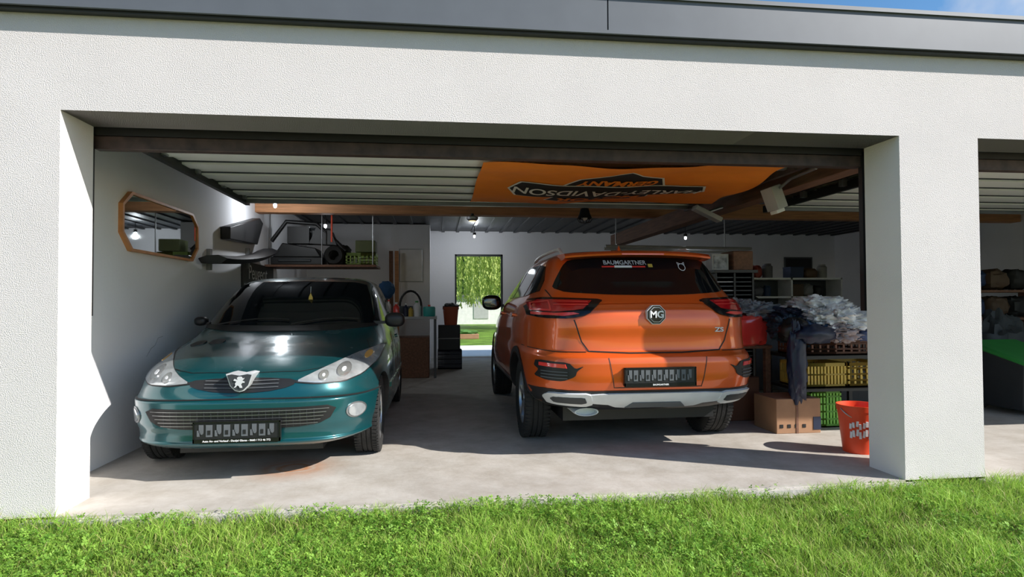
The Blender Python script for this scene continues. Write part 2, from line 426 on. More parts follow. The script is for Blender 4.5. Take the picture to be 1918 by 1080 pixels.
for poly in(hp,mir(hp)):
    sgn=1 if poly is hp else -1
    mb=MB();conform(mb,bv,poly,'near',.004,m_black,.025);conform(mb,bv,[(sgn*.57+(a-sgn*.57)*.95,.705+(b_-.705)*.93) for a,b_ in poly],'near',.007,m_lens,.025);h=mb.make('headlight',c1,label='clear chrome headlight with amber indicator',recalc=False)
    for cx,cz,r in((.585,.685,.042),(.475,.66,.030)):
        mb=MB();conform(mb,bv,circ(sgn*cx,cz,r),'near',.009,m_steel,.015);conform(mb,bv,circ(sgn*cx,cz,r*.9),'near',.011,m_lens2,.015);conform(mb,bv,circ(sgn*cx,cz,r*.3),'near',.013,m_silver,.015)
        mb.make('reflector',h,recalc=False)
    mb=MB();conform(mb,bv,circ(sgn*.70,.755,.022),'near',.011,m_amber,.015);mb.make('indicator',h,recalc=False)
gp=chaikin([(-.33,.648),(-.30,.606),(-.13,.572),(.13,.572),(.30,.606),(.33,.648),(.12,.662),(-.12,.662)],1)
mb=MB();conform(mb,bv,gp,'near',.004,m_black,.03)
for z in(.598,.618,.638): ribbon(mb,bv,[(-.22,z+.006),(0,z),(.22,z+.006)],'near',.004,.012,m_grey)
mb.make('upper_grille',c1,recalc=False)
lg=chaikin([(-.58,.485),(-.52,.375),(-.30,.345),(.30,.345),(.52,.375),(.58,.485),(.3,.478),(-.3,.478)],1)
mb=MB();conform(mb,bv,lg,'near',.004,m_black,.03)
for i in range(5):
    z=.372+.022*i;w=.46+.016*i
    ribbon(mb,bv,[(-w,z+.004),(0,z),(w,z+.004)],'near',.0035,.014,m_steel,.04)
for i in range(23):
    x=-.44+.04*i;ribbon(mb,bv,[(x,.358),(x,.470)],'near',.003,.011,m_dgrey)
mb.make('lower_grille',c1,recalc=False)
mb=MB();ribbon(mb,bv,[(-.80,.522),(-.5,.532),(0,.536),(.5,.532),(.80,.522)],'near',.008,.003,m_black)
mb.make('bumper_seam',c1,recalc=False)
for s in(-1,1):
    mb=MB();conform(mb,bv,circ(s*.675,.425,.054),'near',.006,m_steel,.02);f=mb.make('fog_lamp',c1,label='round fog lamp',recalc=False)
    mb=MB();conform(mb,bv,circ(s*.675,.425,.044),'near',.012,m_lens,.02);mb.make('lens',f,recalc=False)
plate_holder(c1,-.25,.25,.275,.402,-.022,'Auto An- und Verkauf - Danijel Glavas - 0660 / 713 46 772')
mb=MB()
EX=Matrix.Translation((0,0,.645))@Matrix.Diagonal((.95,1,.9,1))@Matrix.Translation((0,0,-.645))
sh=[(-.085,.705),(-.055,.712),(0,.70),(.055,.712),(.085,.705),(.06,.62),(.03,.585),(0,.575),(-.03,.585),(-.06,.62)]
mb.prism(sh,'xz',.012,.16,m_silver,EX);mb.prism([(x*.88,.645+(z-.645)*.87) for x,z in sh],'xz',.004,.014,m_dgrey,EX)
lion=[(-.035,.60),(-.02,.605),(-.012,.62),(.0,.615),(.005,.60),(.02,.60),(.018,.61),(.012,.625),(.022,.64),(.034,.64),(.036,.65),(.02,.655),(.03,.668),(.036,.68),(.022,.676),(.014,.69),(-.004,.69),(-.014,.68),(-.008,.665),(-.03,.672),(-.036,.66),(-.016,.652),(-.026,.635),(-.022,.62)]
mb.prism([(a*.95,.647+(b_-.645)*.88) for a,b_ in lion],'xz',-.003,.005,m_silver,EX)
mb.make('emblem',c1,label='silver shield emblem with rampant lion')
for s in(-1,1):
    xc=.845 if s>0 else .74
    k_=1. if s>0 else .6
    mb=MB();mb.ell((s*xc,1.50,1.0),(.085*k_,.055,.065*k_),m_black,e=.75);mb.box((min(s*.66,s*(xc-.02)),1.48,.965),(max(s*.66,s*(xc-.02)),1.53,.99),m_black)
    sm=mb.make('side_mirror',c1)
    MB().ell((s*xc,1.548,1.0),(.07*k_,.012,.052*k_),m_mirrord,e=.7).make('mirror_glass',sm)
mb=MB();mb.box((-.45,.3,.14),(.45,3.6,.26),m_black);mb.make('underbody',c1)
h=hitpt(bv,'near',.13,1.20,.012)[0]
e=Vector(c1.location)
mb=MB();tr=[(-.006,-.085),(.006,-.085),(.006,-.065),(.035,-.07),(.018,-.04),(.028,-.045),(.013,-.01),(.02,-.015),(0,.035),(-.02,-.015),(-.013,-.01),(-.028,-.045),(-.018,-.04),(-.035,-.07),(-.006,-.065)]
X=Matrix.Translation(h+e+Vector((0,-.03,.0)))
mb.prism(tr,'xz',-.002,.002,m_yellow,X).cyl((0,0,.035),(0,.01,.09),.0015,m_whitetext,X=X)
mb.make('air_freshener',label='yellow tree-shaped card air freshener behind windshield',cat='air freshener')
# ================================================================== CAR 2 (orange suv)
c2=empty('car',(1.60,.68,0),'bright metallic orange compact suv parked tail out in garage','car')
rows=[(.31,.74,.42,4.0,4,4),(.35,.82,.20,4.12,4.6,4),(.40,.885,.10,4.2,5.2,4),(.46,.912,.05,4.26,5.6,4.2),(.53,.925,.02,4.30,5.8,4.2),(.62,.93,.0,4.32,5.8,4.2),(.70,.93,.0,4.32,5.8,3.6),(.745,.926,.012,4.31,5.8,3.5),(.77,.921,.05,4.30,5.8,3.4),(.80,.916,.075,4.28,5.8,3.3),
(.88,.914,.078,4.22,5.6,3.2),(.96,.910,.068,4.05,5.4,3.1),(1.02,.905,.07,3.72,5.2,3.2),(1.08,.893,.085,3.40,5,3.4),(1.13,.878,.12,3.15,4.8,3.8),(1.18,.85,.17,3.0,4.6,4),(1.24,.812,.225,2.9,4.5,4.4),(1.34,.755,.30,2.72,4.5,4.4),(1.44,.70,.38,2.52,4.6,4.4),(1.51,.655,.45,2.36,4.6,4.2),(1.55,.60,.56,2.22,4.2,4),(1.578,.50,.74,2.05,3.6,3.5),(1.592,.36,1.0,1.85,3,3),(1.60,.18,1.25,1.6,3,3),(1.601,.03,1.4,1.44,3,3)]
bv=body(c2,rows,m_orange,[(.96,.34,.385),(3.48,.34,.385)],.925,.26)
for s in(-1,1):
    wheel(c2,s*.785,.96,.335,.215,s,5,.225);wheel(c2,s*.785,3.48,.335,.215,s,5,.225)
rw=[(-.70,1.262),(-.665,1.33),(-.60,1.44),(-.555,1.485),(-.35,1.497),(0,1.502),(.35,1.497),(.555,1.485),(.60,1.44),(.665,1.33),(.70,1.262),(.62,1.225),(.3,1.205),(0,1.20),(-.3,1.205),(-.62,1.225)]
rwo=part('rear_window',[(chaikin(rw,1,.15),'near',.004,m_glass,.04)],c2,bv)
mb=MB()
ribbon(mb,bv,[(-.74,1.25),(-.72,1.185),(-.60,1.165)],'near',.008,.003,m_black)
ribbon(mb,bv,[(.74,1.25),(.72,1.185),(.60,1.165)],'near',.008,.003,m_black)
ribbon(mb,bv,[(-.60,1.02),(-.55,.86),(-.50,.79),(-.2,.775),(.2,.775),(.50,.79),(.55,.86),(.60,1.02)],'near',.009,.003,m_black,.02)
ribbon(mb,bv,[(-.90,.80),(-.75,.785),(-.52,.785)],'near',.006,.003,m_black);ribbon(mb,bv,[(.90,.80),(.75,.785),(.52,.785)],'near',.006,.003,m_black)
mb.make('tailgate_seam',c2,recalc=False)
mb=MB();ribbon(mb,bv,[(-.60,1.135),(-.38,1.14),(0,1.145),(.38,1.14),(.60,1.135)],'near',.012,.006,m_orange);mb.make('tailgate_crease',c2,recalc=False)
tl=chaikin([(.895,1.155),(.80,1.185),(.60,1.175),(.37,1.165),(.42,1.125),(.50,1.055),(.62,1.028),(.80,1.03),(.895,1.055)],1,.18)
tl=[(min(a,.872),b_) for a,b_ in tl]
for poly,s in((tl,1),(mir(tl),-1)):
    mb=MB();conform(mb,bv,poly,'near',.012,m_blackg,.03)
    o=mb.make('tail_lamp',c2,label='red and black wraparound tail lamp',recalc=False)
    def T(p): return p if s>0 else mir(p)
    mb=MB();conform(mb,bv,T([(.855,1.145),(.80,1.165),(.60,1.158),(.46,1.152),(.53,1.095),(.60,1.085),(.72,1.075),(.855,1.085)]),'near',.016,m_red,.03)
    conform(mb,bv,T([(.85,1.075),(.72,1.067),(.60,1.07),(.56,1.06),(.66,1.045),(.85,1.055)]),'near',.018,m_red2,.03)
    for i in range(2): ribbon(mb,bv,[(s*.49,1.14-.001*i-.02*i),(s*.60,1.142-.022*i),(s*.72,1.145-.022*i)],'near',.006,.020,m_red2)
    ribbon(mb,bv,[(s*.74,1.085),(s*.745,1.15),(s*.84,1.14),(s*.845,1.095),(s*.74,1.085)],'near',.010,.020,m_red2)
    mb.make('lens',o,recalc=False)
sw=[(.62,1.24),(.66,1.33),(.82,1.45),(1.05,1.475),(1.05,1.20)]
sw2=[(1.10,1.20),(1.10,1.48),(1.75,1.49),(1.75,1.19)]
sw3=[(1.80,1.19),(1.80,1.49),(2.15,1.47),(2.45,1.37),(2.85,1.19)]
for v in('xp','xn'):
    for p in(sw,sw2,sw3): part('side_window',[(p,v,.004,m_glass,.06)],c2,bv)
    for ln in ([(1.15,.80),(1.07,1.0),(1.07,1.2)],[(1.78,.45),(1.78,1.18)],[(2.85,.45),(2.9,1.15)]):
        mb=MB();ribbon(mb,bv,ln,v,.008,.003,m_black);mb.make('door_seam',c2,recalc=False)
    for y in(1.2,2.1):
        mb=MB();conform(mb,bv,chaikin([(y,1.02),(y,1.055),(y+.19,1.05),(y+.19,1.015)]),v,.025,m_orange,.04);mb.make('door_handle',c2,recalc=False)
    for cy in(.96,3.48):
        mb=MB();poly=arc(cy,.34,.435,-6,186,20)+arc(cy,.34,.387,186,-6,20)
        conform(mb,bv,poly,v,.010,m_black,.035);mb.make('wheel_arch_trim',c2,recalc=False)
    mb=MB();conform(mb,bv,[(1.36,.335),(1.36,.45),(3.08,.45),(3.08,.335)],v,.015,m_black,.06)
    mb.make('sill_trim',c2,recalc=False)
mb=MB()
conform(mb,bv,[(-.89,.365),(-.91,.50),(-.80,.515),(-.55,.508),(.55,.508),(.80,.515),(.91,.50),(.89,.365),(.6,.345),(-.6,.345)],'near',.006,m_black,.035)
mb.make('lower_bumper',c2,recalc=False,label='black textured plastic lower bumper')
mb=MB()
sk=[(-.50,.485),(-.36,.492),(.36,.492),(.50,.485),(.50,.425),(.36,.412),(.30,.392),(.22,.385),(-.22,.385),(-.30,.392),(-.36,.412),(-.50,.425)]
conform(mb,bv,sk,'near',.02,m_silver,.03);mb.make('skid_plate',c2,recalc=False)
mb=MB();conform(mb,bv,[(-.23,.392),(-.18,.428),(.18,.428),(.23,.392)],'near',.026,m_grey,.03);mb.make('skid_insert',c2,recalc=False)
for s in(-1,1):
    ex=chaikin([(.47,.42),(.50,.495),(.77,.495),(.80,.465),(.76,.412),(.52,.402)],1,.12)
    if s<0: ex=mir(ex)
    mb=MB();conform(mb,bv,ex,'near',.026,m_silver,.03)
    cx=sum(p[0] for p in ex)/len(ex);cz=sum(p[1] for p in ex)/len(ex)
    conform(mb,bv,[(cx+(a-cx)*.72,cz+(b-cz)*.5) for a,b in ex],'near',.029,m_dgrey,.03)
    mb.make('exhaust_trim',c2,recalc=False)
    rp=[(.55,.690),(.61,.668),(.655,.712),(.85,.722),(.86,.675),(.835,.65),(.86,.60),(.79,.578),(.69,.578),(.61,.615),(.60,.65)]
    if s<0: rp=mir(rp)
    rp=chaikin(rp,1,.15)
    mb=MB();conform(mb,bv,rp,'near',.008,m_black,.03);f=mb.make('bumper_vent',c2,recalc=False)
    q=[(.665,.672),(.675,.70),(.83,.705),(.83,.68)]
    if s<0:q=mir(q)
    mb=MB();conform(mb,bv,q,'near',.016,m_red2,.03);mb.make('reflector',f,recalc=False)
    mb=MB()
    for z in(.60,.622,.644): ribbon(mb,bv,[(s*.66,z),(s*.82,z)],'near',.006,.014,m_grey)
    mb.make('grille_bar',f,recalc=False)
mb=MB();mb.lathe([(.0,.05),(.05,.05),(.055,0),(.06,0),(.065,.05),(.065,.3)],(-.50,.16,.35),m_silver,24,'y',X=Matrix.Translation((-.50,0,.335))@Matrix.Diagonal((1.5,1,.5,1))@Matrix.Translation((.50,0,-.35)));mb.make('exhaust_pipe',c2)
mb=MB();ribbon(mb,bv,[(-.37,.745),(-.33,.53),(.33,.53),(.37,.745)],'near',.006,.003,m_brown);mb.make('plate_recess',c2,recalc=False)
plate_holder(c2,-.265,.265,.545,.675,-.018,'BAUMGARTNER',n=11)
mb=MB()
def octa(r,cz): return [(r*math.cos(math.radians(22.5+45*i)),cz+r*math.sin(math.radians(22.5+45*i))) for i in range(8)]
mb.prism(octa(.076,1.055),'xz',.045,.09,m_silver);mb.prism(octa(.070,1.055),'xz',.040,.05,m_blackg);mb.prism(octa(.059,1.055),'xz',.036,.045,m_silver);mb.prism(octa(.055,1.055),'xz',.033,.045,m_blackg)
bd=mb.make('badge',c2,label='octagonal black and chrome badge')
text('lettering','MG',.070,(0,.030,1.055),(1,0,0),(0,0,1),m_whitetext,bd,ext=.003,bold=.0015)
p=hitpt(bv,'near',.50,.94,.006)[0]
text('lettering','ZS',.045,p,(1,.05,0),(0,0,1),m_silver,c2,ext=.004,sx=1.4,bold=.001)
def onbody(off): 
    def f(p):
        h=hitpt(bv,'near',p.x,p.z,off);return h[0] if h else p
    return f
text('sticker_lettering','BAUMGARTNER',.048,(-.13,.2,1.455),(1,0,0),(0,0,1),m_whitetext,rwo,fn=onbody(.007),bold=.001)
mb=MB();conform(mb,bv,[(-.32,1.418),(-.32,1.428),(.03,1.428),(.03,1.418)],'near',.007,m_red2,.03);conform(mb,bv,[(-.22,1.416),(-.22,1.43),(-.08,1.43),(-.08,1.416)],'near',.009,m_whitetext,.03)
conform(mb,bv,[(.055,1.42),(.055,1.445),(.09,1.445),(.09,1.42)],'near',.008,m_yellow,.03)
mb.make('sticker',rwo,recalc=False)
mb=MB();ribbon(mb,bv,circ(.33,1.42,.028,16)+[(.358,1.42)],'near',.005,.008,m_whitetext,.01)
ribbon(mb,bv,[(.305,1.435),(.30,1.46),(.32,1.447)],'near',.005,.008,m_whitetext,.01);ribbon(mb,bv,[(.355,1.435),(.36,1.46),(.34,1.447)],'near',.005,.008,m_whitetext,.01)
mb.make('sticker',rwo,recalc=False,label='small white outline face sticker')
mb=MB()
sp=[];n=24
for i in range(n+1):
    t=-1+2*i/n;x=t*.60;yb=.33+.10*abs(t)**3;z=1.535-.02*t*t
    sp.append([(x,yb,z-.018),(x,yb-.004,z-.004),(x,yb+.03,z+.018),(x,yb+.3,z+.030),(x,yb+.3,z-.03),(x,yb+.1,z-.03)])
vs=[p for r in sp for p in r];fs=[(i*6+k,i*6+(k+1)%6,(i+1)*6+(k+1)%6,(i+1)*6+k) for i in range(n) for k in range(6)]+[tuple(range(6)),tuple(range(n*6,n*6+6))[::-1]]
mb.add(vs,fs,m_orange);sps=mb.make('spoiler',c2)
mb=MB();mb.box((-.17,.325,1.518),(.17,.34,1.529),m_red2);mb.make('brake_light',sps)
for s in(-1,1):
    mb=MB();pts=[]
    for i in range(13):
        t=i/12;y=.72+1.5*t;h=hitpt(bv,'top',s*.56,y,0)
        pts.append((s*.56,y,(h[0].z if h else 1.53)+.045*min(1,math.sin(t*math.pi)*4)))
    mb.tube(pts,.016,m_silver,8);mb.make('roof_rail',c2)
mb=MB();mb.add([(-.02,.95,1.585),(.02,.95,1.585),(.0,.97,1.65),(0,1.15,1.59),(-.02,1.1,1.585),(.02,1.1,1.585)],[(0,1,2),(0,2,3,4),(1,5,3,2)],m_orange);mb.make('antenna',c2)
for s in(-1,1):
    mb=MB();mb.ell((s*.98,2.68,1.15),(.11,.07,.085),m_blackg,e=.75);mb.box((min(s*.84,s*.93),2.66,1.10),(max(s*.84,s*.93),2.72,1.13),m_black);sm=mb.make('side_mirror',c2)
    MB().ell((s*.99,2.612,1.15),(.085,.012,.062),m_mirrord,e=.7).make('mirror_glass',sm)
mb=MB();mb.box((-.62,.45,.22),(.62,4.0,.40),m_black);mb.make('underbody',c2)

# ================================================================== BUILDING
XL,XR,X2,X3,ZL=-2.055,2.981,3.548,8.6,2.22
mb=MB()
mb.box((-9,0,-.3),(XL,.33,ZL),m_stucco).box((XR,0,-.3),(X2,.33,ZL),m_stucco).box((X3,0,-.3),(13,.33,ZL),m_stucco).box((-9,0,ZL),(13,.33,2.95),m_stucco)
w=mb.make('wall_front',kind='structure')
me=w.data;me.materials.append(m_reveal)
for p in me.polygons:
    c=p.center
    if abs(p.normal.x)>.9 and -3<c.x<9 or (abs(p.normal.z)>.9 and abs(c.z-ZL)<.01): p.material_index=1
MB().box((-2.62,.33,-.1),(-2.37,9.45,2.75),m_plaster).make('wall_left',kind='structure')
MB().box((8.9,.33,-.1),(9.1,9.45,2.75),m_plaster).make('wall_right',kind='structure')
DX0,DX1,DZ=.37,1.375,2.16;YB=9.2
mb=MB();mb.box((-2.37,YB,-.1),(DX0,YB+.25,2.75),m_plaster).box((DX1,YB,-.1),(8.9,YB+.25,2.75),m_plaster).box((DX0,YB,DZ),(DX1,YB+.25,2.75),m_plaster).make('wall_back',kind='structure')
MB().box((-2.37,8.0,0),(-.13,YB,2.62),m_plaster).make('wall_partition',kind='structure')
mb=MB();mb.box((DX0,YB+.02,0),(DX0+.035,YB+.1,DZ),m_fasdark).box((DX1-.035,YB+.02,0),(DX1,YB+.1,DZ),m_fasdark).box((DX0,YB+.02,DZ-.04),(DX1,YB+.1,DZ),m_fasdark).box((DX0,YB,0),(DX1,YB+.25,.03),m_white).make('door_1',kind='structure')
mb=MB();mb.box((-2.62,.33,2.64),(9.1,9.45,2.76),m_ceil)
x=-2.3
while x<8.8:
    mb.box((x,.33,2.615),(x+.06,9.2,2.64),m_ceil);x+=.3
mb.make('ceiling',kind='structure')
mf=M('concrete',(.50,.47,.425),.75,bump=.15,bscale=40,var=.12,vscale=1.3,detail=8)
nt=mf.node_tree;n=nt.nodes;l=nt.links;b=n['Principled BSDF'];tc=n['Texture Coordinate']
ramp=[q for q in n if q.type=='VALTORGB'][0]
nz2=n.new('ShaderNodeTexNoise');nz2.inputs['Scale'].default_value=3.2;nz2.inputs['Detail'].default_value=10;nz2.inputs['Roughness'].default_value=.72;l.new(tc.outputs['Object'],nz2.inputs['Vector'])
r2=n.new('ShaderNodeValToRGB');r2.color_ramp.elements[0].position=.35;r2.color_ramp.elements[0].color=(.74,.71,.67,1);r2.color_ramp.elements[1].position=.62;r2.color_ramp.elements[1].color=(1,1,1,1);l.new(nz2.outputs['Fac'],r2.inputs[0])
mx=n.new('ShaderNodeMix');mx.data_type='RGBA';mx.blend_type='MULTIPLY';mx.inputs[0].default_value=1;l.new(ramp.outputs[0],mx.inputs[6]);l.new(r2.outputs[0],mx.inputs[7])
vm=n.new('ShaderNodeVectorMath');vm.operation='DISTANCE';vm.inputs[1].default_value=(-1.0,.85,0);l.new(tc.outputs['Object'],vm.inputs[0])
nz3=n.new('ShaderNodeTexNoise');nz3.inputs['Scale'].default_value=9;l.new(tc.outputs['Object'],nz3.inputs['Vector'])
ad=n.new('ShaderNodeMath');ad.operation='MULTIPLY_ADD';ad.inputs[1].default_value=.12;l.new(nz3.outputs['Fac'],ad.inputs[0]);l.new(vm.outputs['Value'],ad.inputs[2])
r3=n.new('ShaderNodeValToRGB');cr=r3.color_ramp;cr.elements[0].position=.0;cr.elements[0].color=(.6,.6,.6,1);cr.elements[1].position=.45;cr.elements[1].color=(0,0,0,1)
for p_,c_ in((.12,.45),(.16,.95),(.19,.25),(.22,.6),(.30,.25)):
    e_=cr.elements.new(p_);e_.color=(c_,c_,c_,1)
l.new(ad.outputs[0],r3.inputs[0])
mx2=n.new('ShaderNodeMix');mx2.data_type='RGBA';mx2.inputs[7].default_value=(.45,.20,.09,1);l.new(r3.outputs[0],mx2.inputs[0]);l.new(mx.outputs[2],mx2.inputs[6])
l.new(mx2.outputs[2],b.inputs['Base Color'])
MB().box((-2.62,.0,-.12),(9.1,9.45,0),mf).make('floor',kind='structure')
ml=M('concrete_light',(.52,.49,.45),.85,bump=.3,bscale=50,var=.15,vscale=5)
MB().box((-2.2,-.06,-.12),(3.1,.02,-.012),ml).make('trim_1',kind='structure')
MB().box((3.5,-.06,-.12),(8.8,.02,-.012),ml).make('trim_2',kind='structure')
mb=MB();mb.box((-9,-.07,2.77),(1.02,.4,2.995),m_fascia).box((1.028,-.07,2.77),(13,.4,2.995),m_fascia).box((-9,-.05,2.75),(13,.33,2.77),m_fasdark).box((-9,-.085,2.985),(13,.42,3.01),m_fascia).box((-9,-.078,2.762),(13,-.06,2.782),m_fascia)
mb.make('trim_3',kind='structure')
MB().box((-9,.4,2.88),(13,9.6,2.96),m_fasdark).make('roof',kind='structure')
MB().box((-2.37,4.75,2.35),(8.9,4.93,2.56),m_wood).make('ceiling_beam',label='long reddish timber beam across garage ceiling',cat='beam',bevel=.005)
MB().box((3.06,.5,2.13),(3.22,6.95,2.33),m_woodd).make('ceiling_beam',label='dark timber beam running into the garage',cat='beam',bevel=.005)
MB().box((3.06,6.8,0),(3.22,6.95,2.13),m_woodd).make('post',label='dark timber post carrying the beam',cat='post',bevel=.005)
def overhead(xa,xb,lab):
    d=empty('garage_door',((xa+xb)/2,1.6,2.2),lab,'garage door')
    ox,oy,oz=d.location
    mb=MB();prof=[];y=.47;ys=[]
    while y<2.70:
        prof+=[(y,2.205),(y+.16,2.205),(y+.175,2.222),(y+.335,2.222),(y+.345,2.25),(y+.385,2.25)];ys.append(y);y+=.39
    prof.append((y,2.205))
    vs=[(xa-ox,a-oy,z-oz) for a,z in prof]+[(xb-ox,a-oy,z-oz) for a,z in prof]+[(xa-ox,a-oy,2.275-oz) for a,z in prof]+[(xb-ox,a-oy,2.275-oz) for a,z in prof]
    n=len(prof);fs=[(i,i+1,n+i+1,n+i) for i in range(n-1)]+[(2*n+i,3*n+i,3*n+i+1,2*n+i+1) for i in range(n-1)]
    mb.add(vs,fs,m_doorw)
    for y in ys: mb.box((xa-ox,y+.334-oy,2.214-oz),(xb-ox,y+.358-oy,2.25-oz),m_dgrey)
    mb.make('door_panel',d,recalc=False,angle=15)
    MB().box((xa-.15-ox,.36-oy,2.095-oz),(xb+.235-ox,.43-oy,2.175-oz),m_brown).make('bottom_rail',d,bevel=.004)
    MB().box((xa-.15-ox,.345-oy,2.175-oz),(xb+.235-ox,.47-oy,2.30-oz),m_black).make('header_rail',d)
    MB().box((xa-ox,2.83-oy,2.17-oz),(xb-ox,2.87-oy,2.28-oz),m_steel).make('top_rail',d)
    for s,x in((-1,xa-.03),(1,xb+.0)):
        mb=MB();mb.box((x-ox,.43-oy,2.16-oz),(x+.04-ox,2.95-oy,2.235-oz),m_brown if s>0 else m_black)
        for k in range(4): mb.box((x-.05-ox,.9+.6*k-oy,2.19-oz),(x+.07-ox,.95+.6*k-oy,2.25-oz),m_steel)
        mb.make('horizontal_track',d)
    for xx in(xa-.20,xb+.225):
        MB().box((xx-ox,.345-oy,1.08-oz),(xx+.045-ox,.385-oy,2.2-oz),m_black).make('vertical_track',d)
    return d
overhead(-1.92,2.75,'white ribbed overhead garage door raised under the ceiling')
overhead(3.72,8.35,'white ribbed overhead garage door of the neighbouring bay')
mb=MB();X=Matrix.Translation((2.86,1.28,2.03))@Matrix.Rotation(math.radians(-20),4,'Y')
mb.box((-.05,-.09,-.10),(.04,.09,.10),m_lgrey,X);mb.box((-.055,-.06,-.13),(.02,.05,-.10),m_white,X)
mb.tube([(2.86,1.2,2.10),(2.84,1.0,2.14),(2.80,.6,2.14)],.014,m_steel)
mb.make('door_opener',label='light grey garage door opener unit with steel arm',cat='door opener',bevel=.01)
mb=MB();X=Matrix.Translation((2.86,2.6,2.08))@Matrix.Rotation(math.radians(25),4,'Y');mb.box((-.16,-.06,-.02),(.16,.06,.03),m_lgrey,X).cyl((2.86,2.6,2.1),(3.04,2.6,2.16),.015,m_steel);mb.make('door_opener',label='light grey lever arm beside the beam',cat='door opener',bevel=.008)
bx0,bx1,by0,by1=.33,2.66,.72,2.50
def bz(x,y): return 2.158+.020*math.sin(x*3.1+.6*y)+.015*math.sin(y*5+x*1.3)+.004*math.sin(x*11+y*4)-.05*max(0,(abs((x-1.5))-.8))
N=60;vs=[];fs=[]
for i in range(N+1):
    for j in range(N+1):
        x=bx0+(bx1-bx0)*i/N;y=by0+(by1-by0)*j/N
        k=max(0,(x-2.1)/.58);y=y-(.18*k*k)*((y-by0)/(by1-by0))
        vs.append((x+(.03*math.sin(y*6)+.06*(y-by0)) *(1 if i==N else 0),y+.02*math.sin(x*7)*(j/N),bz(x,y)))
fs=[(i*(N+1)+j,(i+1)*(N+1)+j,(i+1)*(N+1)+j+1,i*(N+1)+j+1) for i in range(N) for j in range(N)]
bb=empty('banner',(0,0,0),'orange cloth banner with motorcycle company bar and shield logo','banner')
MB().add(vs,fs,m_banner).make('cloth',bb,recalc=False)
bvb=BVHTree.FromPolygons([Vector(v) for v in vs],fs)
cx,cy=1.52,1.70
def bp(poly): return [(cx-a,cy+b_) for a,b_ in poly]
def grow(poly,k): return [(a*(1+k/ max(.25,max(abs(q[0]) for q in poly))),b_*(1+k/max(.2,max(abs(q[1]) for q in poly)))) for a,b_ in poly]
shd=[(-.46,.42),(-.30,.54),(-.12,.56),(0,.62),(.12,.56),(.30,.54),(.46,.42),(.40,.14),(.42,-.16),(.32,-.42),(.12,-.54),(0,-.68),(-.12,-.54),(-.32,-.42),(-.42,-.16),(-.40,.14)]
bar=[(-.78,-.18),(-.86,0),(-.78,.18),(.78,.18),(.86,0),(.78,-.18)]
mb=MB()
for poly,off,mt in((grow(shd,.05),.002,m_bwhite),(grow(shd,.03),.004,m_bblack),(grow(bar,.045),.007,m_bwhite),(grow(bar,.025),.010,m_bblack)):
    conform(mb,bvb,bp(poly),'bot',off,mt,.04,skirt=.001)
mb.make('logo',bb,recalc=False)
def bfn(off):
    def f(p):
        h=bvb.ray_cast(Vector((p.x,p.y,-3)),Vector((0,0,1)))
        return Vector((p.x,p.y,(h[0].z if h[0] is not None else 2.16)-off))
    return f
text('lettering','HARLEY-DAVIDSON',.26,(cx,cy-.005,2.17),(-1,0,0),(0,1,0),m_bwhite,bb,ext=0,fn=bfn(.018),sx=.74,bold=.004)
text('lettering','MOTOR',.26,(cx,cy+.35,2.17),(-1,0,0),(0,1,0),m_banner,bb,ext=0,fn=bfn(.011),sx=.85,bold=.010)
text('lettering','GERMANY',.22,(cx,cy-.34,2.17),(-1,0,0),(0,1,0),m_banner,bb,ext=0,fn=bfn(.011),sx=.66,bold=.009)
def led(x,y,z,p,r=.02):
    e=empty('ceiling_lamp',(x,y,z),'small white led lamp under the ceiling','lamp','led lamps')
    mb=MB();mb.cyl((0,0,0),(0,0,.05),.03,m_black).make('lamp_socket',e)
    MB().ell((0,0,-.02),(r,r,.03),m_led).make('bulb',e)
    L=bpy.data.lights.new('led','POINT');L.energy=p;L.color=(.9,.95,1);L.shadow_soft_size=.04
    o=bpy.data.objects.new('lamp_light',L);o.location=(0,0,-.08);o.parent=e;COL.objects.link(o)
    MB().cyl((0,0,.05),(0,0,2.62-z),.006,m_black).make('cord',e)
led(-1.95,4.1,2.36,13);led(-1.62,5.6,2.30,6);led(.72,8.2,2.45,13);led(4.3,6.6,2.28,9)
mb=MB();mb.lathe([(0,.0),(.05,.0),(.075,.02),(.08,.05),(.03,.07),(.0,.07)],(.48,4.7,2.26),m_steel,24).ell((.48,4.7,2.262),(.05,.05,.012),M('warm',(1,.8,.5),emit=(1,.75,.4),estr=1.5));mb.cyl((.48,4.7,2.33),(.48,4.7,2.36),.02,m_black);mb.make('spot_lamp',label='round steel spotlight fixed under the beam',cat='lamp')
mb=MB();c=(1.62,2.98,2.12)
mb.lathe([(0,.07),(.045,.06),(.06,.0),(.085,-.05),(.08,-.05),(.05,.0),(0,.02)],c,m_black,24)
for k in range(6):
    t=k*math.pi/3;mb.tube([(c[0]+.085*math.cos(t),c[1]+.085*math.sin(t),c[2]-.05),(c[0]+.06*math.cos(t),c[1]+.06*math.sin(t),c[2]-.09),(c[0],c[1],c[2]-.10)],.004,m_black,6)
mb.cyl((c[0],c[1],c[2]+.06),(c[0],c[1],2.62),.012,m_black);mb.ell((c[0],c[1],c[2]-.03),(.035,.035,.04),m_white)
mb.make('pendant_lamp',label='black caged work lamp hanging from ceiling',cat='lamp')
e=empty('wall_mirror',(-2.37,2.02,1.79),'octagonal mirror with orange-brown wooden frame','mirror')
oc=[(-.74,-.10),(-.60,-.23),(.60,-.23),(.74,-.10),(.74,.12),(.60,.23),(-.60,.23),(-.74,.12)]
mb=MB();inn=[(a*.97,b_*.91) for a,b_ in oc];n=8
vs=[(.0,a,b_) for a,b_ in oc]+[(.035,a,b_) for a,b_ in oc]+[(.035,a,b_) for a,b_ in inn]+[(.015,a,b_) for a,b_ in inn]
fs=[]
for k in range(3): fs+=[(k*n+i,k*n+(i+1)%n,(k+1)*n+(i+1)%n,(k+1)*n+i) for i in range(n)]
